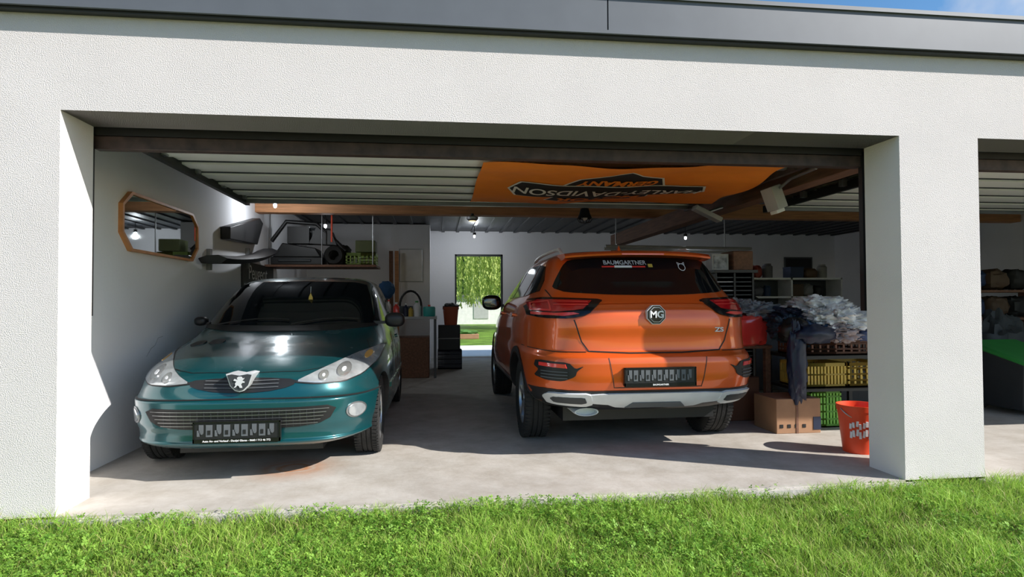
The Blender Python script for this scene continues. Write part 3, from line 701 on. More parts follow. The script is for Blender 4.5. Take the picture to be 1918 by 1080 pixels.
fs.append(tuple(range(n))[::-1]);mb.add(vs,fs,m_frame).make('frame',e)
MB().prism(inn,'yz',.016,.022,m_mirror).make('mirror_glass',e)
e=empty('poster',(-2.365,4.9,1.48),'black wall poster with white script lettering','poster')
MB().box((0,-.72,-.19),(.012,.72,.19),m_black).make('board',e)
text('lettering','Peugeot',.26,(.016,-.05,.06),(0,1,0),(0,0,1),m_whitetext,e,ext=.001)
mb=MB();mb.box((.012,-.66,-.165),(.014,.66,-.06),m_grey)
for k in range(14): mb.box((.013,-.66+.094*k,-.165),(.018,-.60+.094*k,-.08-.02*(k%3)),m_lgrey)
mb.make('picture_strip',e)
mb=MB();pts=[(-2.369,1.75,.72),(-2.368,1.83,.78),(-2.369,1.9,.80),(-2.369,1.96,.86),(-2.369,2.05,.87)];mb.tube(pts,.0025,m_lgrey,5)
mb.make('cable',label='thin grey cable stuck to white wall',cat='cable')
def wing(y0,y1,z0,z1,dep,th,name,lab):
    mb=MB();n=16;vs=[]
    for i in range(n+1):
        t=i/n;y=y0+(y1-y0)*t;z=z0+(z1-z0)*t**1.6;bow=.06*math.sin(t*math.pi)
        for a,h in((0.02,0),(.10,.03),(dep*.7,.035),(dep,.0),(dep*.8,-th),(.05,-th)): vs.append((-2.36+a+bow,y,z+h))
    fs=[(i*6+k,i*6+(k+1)%6,(i+1)*6+(k+1)%6,(i+1)*6+k) for i in range(n) for k in range(6)]+[tuple(range(6)),tuple(range(n*6,n*6+6))]
    mb.add(vs,fs,m_black)
    mb.box((-2.368,y0+.3,z0-.1),(-2.33,y0+.36,z0+.12),m_steel).box((-2.368,y1-.4,z1-.25),(-2.33,y1-.34,z1),m_steel)
    mb.make(name,label=lab,cat='car part')
wing(2.75,4.75,1.60,1.84,.30,.05,'car_bumper','black car bumper trim hung on the white wall')
mb=MB();mb.prism([(3.45,1.86),(4.5,1.90),(4.75,2.20),(4.6,2.25),(3.45,2.0)],'yz',-2.365,-2.26,m_black);mb.make('car_spoiler',label='black plastic body panel leaning on wall bracket',cat='car part',bevel=.01)
mb=MB();mb.box((-2.365,5.2,1.66),(-.85,5.85,1.69),m_woodd)
for x in(-2.3,-1.6,-.9): mb.tube([(x,5.22,1.66),(x,5.22,2.62)],.008,m_steel,6)
mb.make('hanging_shelf',label='hanging wooden shelf with steel rods',cat='shelf')
mb=MB();mb.box((-2.3,5.25,1.69),(-1.6,5.75,1.80),m_black);mb.prism([(-2.28,1.80),(-1.62,1.80),(-1.70,1.93),(-2.15,2.0)],'xz',5.27,5.72,m_black);mb.box((-2.2,5.235,1.73),(-1.75,5.26,1.77),m_dgrey)
mb.make('tool_case',label='large black hard tool case on the shelf',cat='case',bevel=.015)
mb=MB();mb.tube([(-2.3,5.3,2.02),(-2.1,5.3,2.30),(-1.7,5.35,2.28),(-1.45,5.4,2.05),(-1.3,5.4,1.9)],.03,m_black,10).tube([(-2.1,5.5,2.0),(-1.9,5.45,2.22),(-1.5,5.4,2.2)],.02,m_dgrey,8).box((-2.1,5.35,2.0),(-1.80,5.6,2.24),m_black).prism([(-1.8,2.0),(-1.42,1.98),(-1.50,2.18),(-1.7,2.24)],'xz',5.35,5.6,m_black)
mb.make('bicycle_rack',label='folded black tubular carrier lying on the case',cat='carrier')
mb=MB();mb.lathe([(.07,-.04),(.12,-.05),(.14,0),(.12,.05),(.07,.04),(.07,-.04)],(-1.45,5.32,1.83),m_rubber,28,'y');mb.make('small_tyre',label='small black tyre standing on the shelf',cat='tyre')
MB().ell((-1.42,5.60,1.84),(.16,.14,.15),m_rubber,e=.7,amp=.2,seed=5,ridge=.2).make('duffel_bag',label='lumpy black duffel bag on shelf',cat='bag')
def crate(name,lab,x,y,z,w,d,h,mat,rz=0.,nb=7,nr=3,cat='crate',group=None):
    mb=MB();X=Matrix.Translation((x,y,z))@Matrix.Rotation(rz,4,'Z');t=.012
    mb.box((-w/2,-d/2,0),(w/2,d/2,.012),mat,X)
    for zz in [0]+[h*(i+1)/(nr+1) for i in range(nr)]+[h-.03]:
        hh=.03 if zz in(0,h-.03) else .014
        mb.box((-w/2,-d/2,zz),(w/2,-d/2+t,zz+hh),mat,X).box((-w/2,d/2-t,zz),(w/2,d/2,zz+hh),mat,X)
        mb.box((-w/2,-d/2,zz),(-w/2+t,d/2,zz+hh),mat,X).box((w/2-t,-d/2,zz),(w/2,d/2,zz+hh),mat,X)
    for i in range(nb+1):
        a=-w/2+(w-.018)*i/nb;mb.box((a,-d/2+.001,.01),(a+.018,-d/2+t-.001,h-.01),mat,X).box((a,d/2-t+.001,.01),(a+.018,d/2-.001,h-.01),mat,X)
        a=-d/2+(d-.018)*i/nb;mb.box((-w/2+.001,a,.01),(-w/2+t-.001,a+.018,h-.01),mat,X).box((w/2-t+.001,a,.01),(w/2-.001,a+.018,h-.01),mat,X)
    return mb.make(name,label=lab,cat=cat,group=group,recalc=True)
crate('storage_crate','green plastic crate on the hanging shelf',-1.08,5.5,1.69,.42,.35,.18,M('olive',(.25,.36,.08),.6))
MB().box((-1.16,5.35,1.88),(-.88,5.65,2.05),M('olive_dark',(.10,.12,.05),.7)).make('storage_box',label='dark olive cardboard box stacked on green crate',cat='box',bevel=.01)
MB().cyl((-1.45,5.12,2.0),(-1.45,5.12,2.62),.012,m_orangeb).make('pole',label='thin red pole hanging from ceiling',cat='pole')
e=empty('fuse_box',(-.48,7.96,1.54),'white metal electrical cabinet on wall','cabinet')
MB().box((-.22,-.0,0),(.22,.04,.62),m_lgrey).make('body',e,bevel=.005);MB().box((-.205,-.02,.015),(.205,0,.605),m_white).make('door',e,bevel=.005)
for i,(x,m_) in enumerate(((-.72,m_wood),(-.82,m_woodd))):
    X=Matrix.Translation((x,7.83,0))@Matrix.Rotation(math.radians(4),4,'X');MB().box((-.04,-.03,0.01),(.03,-.005,2.1),m_,X).make('wooden_plank',label='wooden plank leaning upright against the white wall',cat='plank',group='leaning planks')
e=empty('workbench',(-.42,6.2,0),'grey metal workbench beside the parked hatchback','workbench')
MB().box((-.5,-.35,.90),(.42,.35,.94),m_lgrey).make('tabletop',e,bevel=.005)
for x in(-.47,.37):
    for y in(-.33,.29): MB().box((x,y,0),(x+.04,y+.04,.90),m_grey).make('leg',e)
MB().box((-.2,-.30,.0),(.30,.28,.62),m_woodd).make('drawer_unit',e,bevel=.01)
def bottle(x,y,z,r,h,mat,cap,lab,name='bottle'):
    e=empty(name,(x,y,z),lab,name.replace('_',' '))
    MB().lathe([(0,0),(r,0),(r,h*.6),(r*.9,h*.7),(r*.35,h*.82),(r*.35,h*.92),(0,h*.92)],(0,0,0),mat,20).make('body',e)
    MB().cyl((0,0,h*.9),(0,0,h),r*.42,cap,seg=16).make('cap',e)
bottle(-.62,5.95,.94,.05,.22,m_red2,m_white,'red bottle with white cap on workbench')
bottle(-.31,5.98,.94,.06,.24,m_white,m_greenlid,'white bottle with green cap on workbench')
bottle(-.48,6.05,.94,.045,.20,m_darkblue,m_white,'dark blue bottle on workbench')
bottle(-.74,6.0,.94,.04,.26,m_white,m_red2,'white spray bottle with red cap on workbench')
bottle(-.40,5.92,.94,.035,.16,m_yellow,m_black,'small yellow bottle on workbench')
mb=MB();mb.lathe([(0,0),(.085,0),(.095,.02),(.095,.13),(.085,.15),(0,.155)],(-.12,6.0,.94),M('teal_pot',(.05,.42,.38),.4),24).cyl((-.12,6,1.095),(-.12,6,1.12),.02,m_red2);mb.make('pot',label='turquoise enamel pot with lid on workbench',cat='pot')
mb=MB();mb.tube([(-.42+.17*math.cos(t),6.35,1.10+.24*math.sin(t)) for t in [math.pi*i/14 for i in range(15)]],.018,m_black).box((-.61,6.29,.94),(-.23,6.41,1.10),m_grey);mb.make('garden_sprayer',label='black arched handle tool standing on workbench',cat='tool')
MB().ell((-.80,6.35,1.36),(.13,.13,.14),M('blue_cloth',(.03,.10,.24),.8),amp=.2,seed=4).make('helmet',label='dark blue round helmet on a stand',cat='helmet')
MB().cyl((-.80,6.35,.94),(-.80,6.35,1.24),.03,m_grey).make('stand',label='grey stand on the workbench',cat='stand')
crate('bottle_crate','dark blue plastic drinks crate on the floor',.22,7.25,0,.42,.32,.33,m_darkblue,nb=18,nr=3)
MB().box((.02,7.1,.33),(.40,7.4,.76),m_dgrey).box((.015,7.09,.52),(.405,7.41,.54),m_lgrey).make('tool_case',label='grey plastic case stacked on blue crate',cat='case',bevel=.01)
def bucket(x,y,z,r0,r1,h,mat,lab,mark=False):
    e=empty('bucket',(x,y,z),lab,'bucket')
    mb=MB();mb.lathe([(0,0),(r0,0),(r1*.97,h*.88),(r1,h*.88),(r1*1.02,h),(r1*.97,h),(r1*.93,h*.9),(r0*.95,.01),(0,.01)],(0,0,0),mat,36).make('body',e)
    mb=MB();mb.tube([(r1*1.02*math.cos(t),-r1*.75*math.sin(t)*.9-.01,h*.93-abs(math.sin(t))*h*.25) for t in [math.pi*i/16 for i in range(17)]],.004,m_steel,6).make('handle',e)
    if mark:
        mb=MB()
        for k in range(8):
            t=math.radians(-150+k*9)
            for zz,hh in((.12,.05),(.19,.04)):
                r=r0+(r1*.97-r0)*((zz)/(h*.88))+.006
                X=Matrix.Rotation(t,4,'Z')@Matrix.Translation((r,0,zz+.01*(k%3)))@Matrix.Rotation(.15*(k%2)-.1,4,'X')@Matrix.Rotation(.12,4,'Y');mb.box((-.003,-.008,0),(.004,.008,hh),m_white,X)
        mb.make('printed_mark',e)
    return e
bucket(.24,7.25,.76,.11,.14,.32,m_orangebd,'faded orange-red plastic bucket on stacked cases')
MB().ell((.24,7.25,1.07),(.11,.1,.06),m_dgrey,amp=.5,seed=3,ridge=.3).make('cloth',label='dark rag stuffed in the faded bucket',cat='cloth')
# ---------------- right clutter
bucket(3.21,.74,0,.115,.155,.36,m_orangeb,'large orange-red plastic bucket with white print on the floor',True)
mb=MB();mb.box((2.92,1.40,0),(3.33,1.78,.30),m_card)
ca=mb.make('cardboard_box',label='brown cardboard box with printed icons on floor',cat='box',bevel=.004)
mb=MB();ox,oy,oz=ca.location
mb.box((3.26-ox,1.395-oy,.03-oz),(3.33-ox,1.40-oy,.14-oz),m_darkblue).box((3.10-ox,1.395-oy,0),(3.12-ox,1.399-oy,.3),m_woodd)
for k in range(4): mb.box((2.95+.07*k-ox,1.396-oy,.05),(2.98+.07*k-ox,1.40-oy,.08),m_black)
mb.make('label_print',ca)
crate('basket','lime green slotted plastic basket on the floor',3.52,1.75,0,.30,.3,.34,m_green,nb=9,nr=4,cat='basket')
e=empty('shelf_rack',(3.64,1.75,0),'black metal frame rack holding crates','rack')
for x in(-.44,.40):
    for y in(-.30,.26): MB().box((x,y,0),(x+.035,y+.035,.66),m_black).make('leg',e)
MB().box((-.45,-.31,.35),(.45,.31,.375),m_black).make('shelf',e);MB().box((-.45,-.31,.635),(.45,.31,.665),m_black).make('tabletop',e)
crate('storage_crate','yellow slotted plastic crate on the black rack',3.45,1.70,.375,.40,.40,.22,m_yellow,nb=12,nr=1)
crate('storage_crate','yellow slotted plastic crate on the black rack',3.86,1.70,.375,.38,.40,.22,m_yellow,nb=6,nr=3)
crate('storage_crate','reddish brown plastic crate heaped with clothes',3.55,1.70,.665,.62,.42,.14,m_crateb,nb=8,nr=2)
e=empty('table',(2.93,2.2,0),'brown wooden table piled with bags','table')
MB().box((-.27,-.30,.70),(.25,.35,.73),m_woodd).make('tabletop',e,bevel=.004)
for x in(-.25,.19):
    for y in(-.28,.28): MB().box((x,y,0),(x+.05,y+.05,.70),m_woodd).make('leg',e)
MB().box((2.72,2.0,0),(3.1,2.4,.42),m_crateb).make('storage_box',label='dark reddish box under the wooden table',cat='box',bevel=.01)
cl=[('jacket','blue and white crumpled jacket on the crate',(3.42,1.66,.88),(.19,.16,.09),(.05,.11,.22)),('shirt','white crumpled fabric on the clothes pile',(3.66,1.60,.97),(.20,.16,.09),(.72,.74,.78)),
('trousers','navy trousers folded on the pile',(3.38,1.80,1.00),(.20,.15,.07),(.02,.03,.06)),('plastic_bag','grey plastic bag on top of the pile',(3.12,2.1,1.04),(.20,.18,.08),(.28,.30,.33)),
('plastic_bag','white crumpled plastic bag on the pile',(3.58,1.78,1.08),(.22,.17,.08),(.75,.77,.80)),('towel','light blue towel on the clothes pile',(3.88,1.65,.94),(.16,.16,.10),(.25,.36,.48)),('plastic_bag','grey crumpled bag at the table edge',(2.92,2.15,1.04),(.18,.18,.09),(.24,.25,.27)),
('sweater','pale pink and grey sweater on the pile',(3.60,1.52,.87),(.15,.10,.07),(.35,.3,.32)),('towel','dark teal towel lying on the pile',(3.22,1.70,.90),(.12,.13,.09),(.03,.06,.09)),('plastic_bag','small white shopping bag on the pile',(3.46,1.56,1.00),(.12,.09,.06),(.82,.83,.85)),('scarf','blue and black striped scarf on the pile',(3.76,1.50,.88),(.12,.08,.06),(.06,.09,.2))]
for i,(nm,lb,c,r,co) in enumerate(cl):
    mt=M(nm+'_cloth%d'%i,co,.6,bump=.8,bscale=12,var=.4,vscale=8,bdist=.05)
    MB().ell(c,r,mt,n1=44,n2=70,e=.8,amp=.4,sc=3.0,seed=i*3+1,ridge=.55).make(nm,label=lb,cat='clothes' if 'bag' not in nm else 'plastic bag',angle=80)
mb=MB();mb.ell((2.93,2.0,.87),(.19,.14,.14),m_red2,e=.5,amp=.15,seed=8,ridge=.15);mb.make('bag',label='red fabric shopping bag on the wooden table',cat='bag')
mb=MB();mb.ell((3.16,1.50,.88),(.12,.09,.10),m_black,amp=.35,seed=2,ridge=.3);mb.ell((3.13,1.42,.60),(.075,.05,.30),m_darkblue,amp=.25,seed=4,e=.8,n1=30,ridge=.3);mb.ell((3.28,1.38,.86),(.16,.06,.07),m_darkblue,amp=.3,seed=9,ridge=.3);mb.make('jacket',label='dark navy jacket draped over the rack edge',cat='clothes',angle=80)
e=empty('rack_tower',(3.2,2.85,0),'tall black slatted storage tower','shelf')
MB().box((-.22,-.18,0),(-.20,.18,1.46),m_black).box((.20,-.18,0),(.22,.18,1.46),m_black).box((-.22,.16,0),(.22,.18,1.46),m_black).box((-.01,-.18,0),(.01,.18,1.46),m_black).make('frame',e)
mb=MB()
for k in range(30): mb.box((-.20,-.17,.04+.047*k),(-.01,.15,.052+.047*k),m_grey if k%2 else m_lgrey).box((.01,-.17,.04+.047*k),(.2,.15,.052+.047*k),m_dgrey)
mb.make('shelves',e);MB().box((-.25,-.21,1.46),(.25,.2,1.49),m_black).make('top_board',e)
MB().box((2.98,2.75,1.49),(3.17,2.90,1.67),m_lgrey).box((3.0,2.745,1.51),(3.15,2.75,1.65),M('photo_print',(.3,.32,.35),.5,var=.8,vscale=14)).make('picture_frame',label='small grey picture frame standing on the tower',cat='picture frame')
MB().box((3.2,2.7,1.49),(3.43,3.0,1.70),m_woodd).make('storage_box',label='dark brown box on top of the tower',cat='box',bevel=.01)
e=empty('shelf_unit',(5.7,5.9,0),'white open shelf unit filled with garage items','shelf')
for z in(.35,.8,1.2,1.5): MB().box((-.9,-.2,z),(.9,.2,z+.03),m_white).make('shelf',e)
for x in(-.9,0,.87): MB().box((x,-.2,0),(x+.03,.2,1.53),m_white).make('upright',e)
MB().box((-.9,.19,.0),(.9,.2,1.53),m_dgrey).make('back_board',e)
rc=[(.05,.05,.06),(.25,.04,.03),(.12,.12,.14),(.02,.04,.1),(.10,.06,.035),(.25,.25,.25),(.02,.02,.02)]
rm=[M('item%d'%i,c,.6) for i,c in enumerate(rc)]
k=0
def item(k,x,y,z,w,d,h,where,grp):
    m_=rm[k%7]
    if k%3==0: MB().box((x,y-d/2,z),(x+w,y+d/2,z+h),m_).box((x-.004,y-d/2-.004,z+h-.03),(x+w+.004,y+d/2+.004,z+h),m_).make('storage_box',label='lidded storage box '+where,cat='box',group='boxes '+grp,bevel=.008)
    elif k%3==1: MB().ell((x+w/2,y,z+h*.47),(w/2,d/2,h*.5),m_,e=.7,amp=.15,seed=k).make('bag',label='stuffed bag '+where,cat='bag',group='bags '+grp)
    else: MB().lathe([(0,0),(w*.4,0),(w*.42,h*.8),(w*.3,h*.9),(w*.3,h),(0,h)],(x+w/2,y,z),m_,20).make('canister',label='round canister '+where,cat='canister',group='canisters '+grp)
for z in(.38,.83,1.23,1.53):
    x=4.86
    while x<6.4:
        w=random.uniform(.14,.26);h=random.uniform(.16,.25)
        if x<5.73<x+w+.02: x=5.75
        item(k,x,5.9,z,w,.24,h,'on white shelf','on the white shelves')
        x+=w+.02;k+=1
for (x,y,w,d,h) in((4.15,2.6,.5,.4,.75),(4.2,3.3,.4,.4,.95),(4.75,3.0,.45,.4,.6),(4.0,4.1,.5,.4,.9),(4.7,4.2,.5,.4,1.05),(3.6,3.6,.35,.4,1.15),(5.4,4.0,.5,.5,.75),(4.3,5.0,.5,.4,1.3),(5.5,4.9,.5,.5,.9)):
    item(k,x,y,0,w,d,h,'standing on garage floor','standing on the floor');k+=1
for i in range(2): MB().tube([(2.7,6.0+.1*i,2.05-.03*i),(5.4,6.4+.1*i,2.06-.05*i)],.025,m_lgrey).make('pipe',label='long grey plastic pipe stored below the ceiling',cat='pipe',group='stored pipes')
for x in(2.95,5.0): mb=MB();mb.tube([(x,5.97+(x-2.7)*.148,1.95),(x,6.22+(x-2.7)*.148,1.95),(x,6.22+(x-2.7)*.148,2.62)],.01,m_steel,6).make('pipe_hanger',label='steel hook holding pipes below the ceiling',cat='hook',group='pipe hooks')
e=empty('waste_bin',(5.98,2.05,0),'dark grey waste bin with bright green lid','waste bin')
mb=MB();mb.add([(-.24,-.26,.05),(.24,-.26,.05),(.24,.26,.05),(-.24,.26,.05),(-.30,-.34,.52),(.30,-.34,.52),(.30,.34,.68),(-.30,.34,.68)],[(0,3,2,1),(4,5,6,7),(0,1,5,4),(1,2,6,5),(2,3,7,6),(3,0,4,7)],m_dgrey).make('body',e,bevel=.02)
mb=MB();mb.add([(-.33,-.38,.50),(.33,-.38,.50),(.33,.36,.68),(-.33,.36,.68),(-.30,-.34,.55),(.30,-.34,.55),(.30,.34,.73),(-.30,.34,.73)],[(0,3,2,1),(4,5,6,7),(0,1,5,4),(1,2,6,5),(2,3,7,6),(3,0,4,7)],m_greenlid).make('lid',e,bevel=.02)
for s in(-1,1): MB().cyl((s*.26,.26,.1),(s*.20,.26,.1),.1,m_rubber).make('wheel',e)
MB().ell((5.62,3.05,.45),(.30,.25,.45),m_black,amp=.3,seed=12,ridge=.3,n1=24,n2=40).make('motorcycle_cover',label='bulky black cover over stored items',cat='cover')
MB().ell((6.55,2.85,.5),(.30,.22,.45),m_dgrey,amp=.25,seed=15,ridge=.2,n1=24,n2=40).make('bag',label='large dark stuffed sack on the floor',cat='bag')
MB().ell((3.80,.55,.035),(.11,.08,.04),M('bagw',(.8,.8,.8),.5),amp=.3,seed=5,ridge=.4,n1=24,n2=40).make('plastic_bag',label='small crumpled white bag on the concrete',cat='plastic bag')
e=empty('shelf_unit',(7.0,3.6,0),'dark loaded shelf in the neighbouring bay','shelf')
for z in(.4,.9,1.25): MB().box((-.9,-.25,z),(.9,.25,z+.03),m_woodd).make('shelf',e)
for x in(-.9,.87): MB().box((x,-.25,0),(x+.03,.25,1.28),m_woodd).make('upright',e)
for k in range(10):
    x=6.2+(k%5)*.33;z=(.93,1.28)[k//5]
    MB().ell((x,3.6,z+.14),(.15,.18,.13),rm[(0,2,3,4,6)[k%5]],e=.6,amp=.2,seed=k+20).make('bag',label='dark stuffed bag on the loaded shelf',cat='bag',group='bags on the dark shelf')
e=empty('wall_panel',(8.0,9.15,1.75),'black framed panel on white back wall','panel')
MB().box((-.3,0,-.35),(.3,.04,.35),m_black).make('board',e);MB().box((-.33,.01,-.38),(.33,.045,.38),m_grey).make('frame',e)
MB().box((-2.3,6.6,0),(-1.6,7.9,1.1),m_grey).make('cabinet',label='grey cabinet against the white wall',cat='cabinet',bevel=.01)

# ================================================================== OUTSIDE
def grassmat(name,attr=True,col=(.09,.22,.02)):
    m=bpy.data.materials.new(name);m.use_nodes=True;nt=m.node_tree;n=nt.nodes;l=nt.links;b=n['Principled BSDF'];out=n['Material Output']
    if attr:
        a=n.new('ShaderNodeAttribute');a.attribute_name='Col';src=a.outputs['Color']
    else:
        nz=n.new('ShaderNodeTexNoise');nz.inputs['Scale'].default_value=2;nz.inputs['Detail'].default_value=10;r=n.new('ShaderNodeValToRGB');l.new(nz.outputs['Fac'],r.inputs[0])
        tc=n.new('ShaderNodeTexCoord');l.new(tc.outputs['Object'],nz.inputs['Vector'])
        r.color_ramp.elements[0].position=.35;r.color_ramp.elements[1].position=.65
        r.color_ramp.elements[0].color=(col[0]*.6,col[1]*.6,col[2]*.6,1);r.color_ramp.elements[1].color=(col[0]*1.4,col[1]*1.4,col[2]*1.4,1);src=r.outputs[0]
        nb=n.new('ShaderNodeTexNoise');nb.inputs['Scale'].default_value=60;l.new(tc.outputs['Object'],nb.inputs['Vector']);bp_=n.new('ShaderNodeBump');bp_.inputs['Distance'].default_value=.05;l.new(nb.outputs['Fac'],bp_.inputs['Height']);l.new(bp_.outputs[0],b.inputs['Normal'])
    l.new(src,b.inputs['Base Color']);b.inputs['Roughness'].default_value=.5;b.inputs['Specular IOR Level'].default_value=.25
    if attr:
        t=n.new('ShaderNodeBsdfTranslucent');l.new(src,t.inputs[0]);mx=n.new('ShaderNodeMixShader');mx.inputs[0].default_value=.4
        l.new(b.outputs[0],mx.inputs[1]);l.new(t.outputs[0],mx.inputs[2]);l.new(mx.outputs[0],out.inputs['Surface'])
    return m
m_blade=grassmat('grass_blade');m_lawn=grassmat('lawn',False,(.10,.12,.035))
MB().box((-60,-60,-.3),(60,-.03,-.06),m_lawn).make('ground',kind='structure')
MB().box((-60,13.2,-.3),(60,120,-.03),grassmat('lawn2',False,(.19,.34,.045))).make('ground',kind='structure')
MB().box((-6,9.45,-.3),(12,13.2,-.02),M('terrace',(.85,.83,.8),.8)).make('terrace',kind='structure')
def fastmesh(name,V,F,C,mat,k):
    me=bpy.data.meshes.new(name);me.vertices.add(len(V));me.vertices.foreach_set('co',V.astype(np.float32).ravel())
    me.loops.add(F.size);me.loops.foreach_set('vertex_index',F.astype(np.int32).ravel())
    me.polygons.add(len(F));me.polygons.foreach_set('loop_start',np.arange(0,F.size,k,dtype=np.int32))
    me.update(calc_edges=True)
    ca=me.color_attributes.new('Col','FLOAT_COLOR','POINT');ca.data.foreach_set('color',C.astype(np.float32).ravel())
    me.materials.append(mat);me.validate();o=bpy.data.objects.new(name,me);COL.objects.link(o);return o
def blades(n,x0,x1,y0,y1,h0,h1,w,zb=-.06,edge=True):
    x=rng.uniform(x0,x1,n);y=rng.uniform(y0,y1,n)
    clump=np.array([noise.noise(Vector((a*2.2,b*2.2,3)))+.8*noise.noise(Vector((a*8,b*8,5))) for a,b in zip(x,y)])
    h=rng.uniform(h0,h1,n)*(1+.6*clump)
    if edge: h*=1+.5*np.clip(1+y/.35,0,1)*np.clip((np.abs(x-.5)-1.8)/1.2,.0,1.)
    th=rng.uniform(0,2*np.pi,n);lean=rng.uniform(.2,1.1,n)*h;la=rng.uniform(0,2*np.pi,n)
    ww=w*rng.uniform(.5,1.4,n)/2
    dx,dy=np.cos(th)*ww,np.sin(th)*ww;lx,ly=np.cos(la)*lean,np.sin(la)*lean
    if edge: ly=np.where(y+ly>-.005,-np.abs(ly),ly)
    V=np.zeros((n,5,3))
    V[:,0]=np.c_[x-dx,y-dy,np.full(n,zb)];V[:,1]=np.c_[x+dx,y+dy,np.full(n,zb)]
    V[:,2]=np.c_[x+dx*.8+lx*.35,y+dy*.8+ly*.35,zb+h*.65];V[:,3]=np.c_[x-dx*.8+lx*.35,y-dy*.8+ly*.35,zb+h*.65]
    V[:,4]=np.c_[x+lx,y+ly,zb+h]
    base=np.arange(n)[:,None]*5
    F=np.concatenate([base+np.array([0,1,2]),base+np.array([0,2,3]),base+np.array([3,2,4])])
    g=rng.uniform(0,1,n);dry=(rng.uniform(0,1,n)<.08)
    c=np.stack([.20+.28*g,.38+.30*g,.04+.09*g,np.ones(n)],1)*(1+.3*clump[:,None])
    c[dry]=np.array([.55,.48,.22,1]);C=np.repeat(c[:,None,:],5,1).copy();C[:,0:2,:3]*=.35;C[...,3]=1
    return V.reshape(-1,3),F,C.reshape(-1,4)
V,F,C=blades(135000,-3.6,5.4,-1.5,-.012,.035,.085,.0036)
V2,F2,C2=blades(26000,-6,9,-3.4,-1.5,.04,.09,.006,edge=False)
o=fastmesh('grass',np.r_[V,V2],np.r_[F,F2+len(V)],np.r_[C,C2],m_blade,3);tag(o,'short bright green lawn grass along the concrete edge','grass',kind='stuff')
n=56000;x=rng.uniform(-3.6,5.4,n);y=rng.uniform(-1.5,-.02,n)
msk=np.array([noise.noise(Vector((a*1.3+5,b*1.9,1)))+.6*noise.noise(Vector((a*6,b*6,9))) for a,b in zip(x,y)])+np.where(x<1.4,.20,-.12)
k_=msk>rng.uniform(-.1,.4,n);x,y=x[k_],y[k_];n=len(x)
z=-.06+rng.uniform(.03,.082,n);VV=[];a0=rng.uniform(0,6.28,n);r=rng.uniform(.004,.0115,n)
tx,ty=rng.normal(0,.5,n),rng.normal(-.1,.5,n)
for k in range(3):
    a=a0+k*2.094
    pts=[]
    for (rad,da) in((.05,0),(.75,-.62),(1.25,-.42),(1.35,0),(1.25,.42),(.75,.62)):
        px,py=np.cos(a+da)*rad*r,np.sin(a+da)*rad*r
        pts.append(np.c_[x+px,y+py,z+px*tx+py*ty+.15*rad*r])
    VV.append(np.stack(pts,1))
V=np.concatenate(VV,0).reshape(-1,3);F=np.arange(len(V)).reshape(-1,6)
g=rng.uniform(0,1,n);c=np.stack([.12+.24*g,.28+.32*g,.03+.07*g,np.ones(n)],1);C=np.repeat(np.concatenate([c]*3)[:,None,:],6,1).reshape(-1,4)
o=fastmesh('clover',V,F,C,m_blade,6);tag(o,'small green clover leaves scattered through the lawn','clover',kind='stuff')
def leaves(name,strands,size,cols,label,par):
    P=np.array(strands);n=len(P);a=rng.uniform(0,6.28,n);s=size*rng.uniform(.6,1.4,n);t=rng.uniform(-.5,.5,n)
    dx=np.c_[np.cos(a)*s*.25,np.sin(a)*s*.25,t*s*.3];dz=np.c_[np.sin(a)*s*.2,-np.cos(a)*s*.2,-s]
    V=np.stack([P,P+dx+dz*.45,P+dz,P-dx+dz*.45],1).reshape(-1,3);F=np.arange(len(V)).reshape(-1,4)
    g=rng.uniform(0,1,(n,1));c=np.array(cols[0])*(1-g)+np.array(cols[1])*g;c=np.c_[c,np.ones(n)]
    o=fastmesh(name,V,F,np.repeat(c[:,None,:],4,1).reshape(-1,4),m_blade,4)
    o.parent=par;tag(o,kind='stuff',label=label);return o
e=empty('willow_tree',(3.2,23.5,-.03),'weeping willow with long hanging yellow-green branches','tree')
mb=MB();mb.tube([(0,0,0),(.1,.1,1.5),(0,.0,3),(.2,.1,4.6)],.28,m_woodd,12)
pts=[]
for k in range(9):
    a=k*.7;mb.tube([(.1,.05,2.8+.12*k),(math.cos(a)*1.2,math.sin(a)*1.2,4.3+.1*k),(math.cos(a)*2.6,math.sin(a)*2.6,4.8)],.08,m_woodd,8)
mb.make('trunk',e)
for k in range(420):
    a=random.uniform(0,6.28);rr=3.6*math.sqrt(random.random());top=5.6-.12*rr*rr;bot=1.1+random.uniform(-.1,1.0)
    x,y=rr*math.cos(a),rr*math.sin(a);z=top
    while z>bot:
        pts.append((x+random.gauss(0,.05),y+random.gauss(0,.05),z));z-=.055
        x+=random.gauss(0,.006)
leaves('foliage',pts,.13,((.30,.42,.08),(.62,.70,.24)),'hanging willow foliage',e)
e=empty('hedge',(2,34,-.03),'tall dark green hedge behind the lawn','hedge')
MB().ell((0,0,2.5),(16,1.2,4.2),M('hedge_core',(.03,.07,.015),.9),e=.5).make('hedge_body',e)
pts=[(random.uniform(-15,15),-1.3-random.random()*.3,random.uniform(.0,6)) for _ in range(16000)]
leaves('foliage',pts,.16,((.04,.12,.02),(.16,.30,.05)),'hedge leaves',e)
e=empty('garden_house',(2.3,30,-.03),'low white garden building with windows','building')
MB().box((-4,0,0),(4,2,1.5),m_white).make('walls',e);MB().box((-4.2,-.2,1.5),(4.2,2.2,1.62),m_fascia).make('roof',e)
for x in(-2.2,-.3,1.4): MB().box((x,-.03,.3),(x+.8,0,1.2),m_lgrey).make('window',e)
e=empty('flower_planter',(.85,16.5,-.03),'long planter box with leafy plants on the lawn edge','planter')
MB().box((-.5,-.15,0),(.5,.15,.16),m_card).make('box',e,bevel=.01)
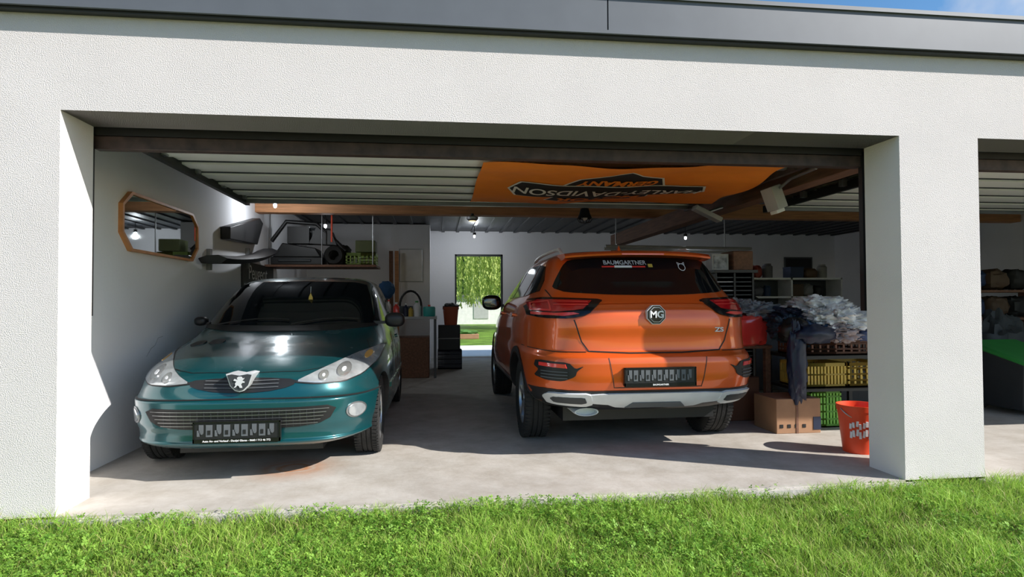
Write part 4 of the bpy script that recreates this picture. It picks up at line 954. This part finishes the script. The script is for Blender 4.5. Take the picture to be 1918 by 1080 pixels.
MB().ell((0,0,.21),(.48,.16,.08),M('leafy',(.08,.2,.04),.8),amp=.5,sc=5).make('foliage',e)

# ================================================================== LIGHT / WORLD / CAMERA
S=bpy.data.lights.new('sun','SUN');S.energy=7.0;S.angle=math.radians(.5);S.color=(1,.95,.89)
so=bpy.data.objects.new('sun',S);COL.objects.link(so)
D=Vector((-1.95,1,-1.5)).normalized();so.rotation_euler=D.to_track_quat('-Z','Y').to_euler()
w=bpy.data.worlds.new('world');SC.world=w;w.use_nodes=True;nt=w.node_tree;n=nt.nodes;l=nt.links
bg=n['Background'];sky=n.new('ShaderNodeTexSky');sky.sky_type='NISHITA';sky.sun_disc=False;sky.sun_elevation=math.radians(34);sky.sun_rotation=math.radians(117);sky.air_density=1.;sky.dust_density=.4
hs=n.new('ShaderNodeHueSaturation');hs.inputs['Saturation'].default_value=1.3;l.new(sky.outputs[0],hs.inputs['Color'])
tc=n.new('ShaderNodeTexCoord');nz=n.new('ShaderNodeTexNoise');nz.inputs['Scale'].default_value=3.2;nz.inputs['Detail'].default_value=7;l.new(tc.outputs['Generated'],nz.inputs['Vector'])
r=n.new('ShaderNodeValToRGB');r.color_ramp.elements[0].position=.52;r.color_ramp.elements[1].position=.68;l.new(nz.outputs['Fac'],r.inputs[0])
mx=n.new('ShaderNodeMix');mx.data_type='RGBA';mx.inputs[7].default_value=(5,5,5.1,1);l.new(r.outputs[0],mx.inputs[0]);l.new(hs.outputs[0],mx.inputs[6]);l.new(mx.outputs[2],bg.inputs[0]);bg.inputs[1].default_value=.17
cam=bpy.data.cameras.new('camera');co=bpy.data.objects.new('camera',cam);COL.objects.link(co);SC.camera=co
cam.sensor_width=36;cam.lens=1150/1918*36;cam.clip_start=.05;cam.clip_end=300
yaw=math.radians(6.97);pitch=math.radians(1.3);roll=math.radians(.26)
R=Matrix.Rotation(-yaw,4,'Z')@Matrix.Rotation(math.pi/2+pitch,4,'X')@Matrix.Rotation(-roll,4,'Z')
co.matrix_world=Matrix.Translation((0,-3.63,1.15))@R
SC.view_settings.view_transform='Standard'
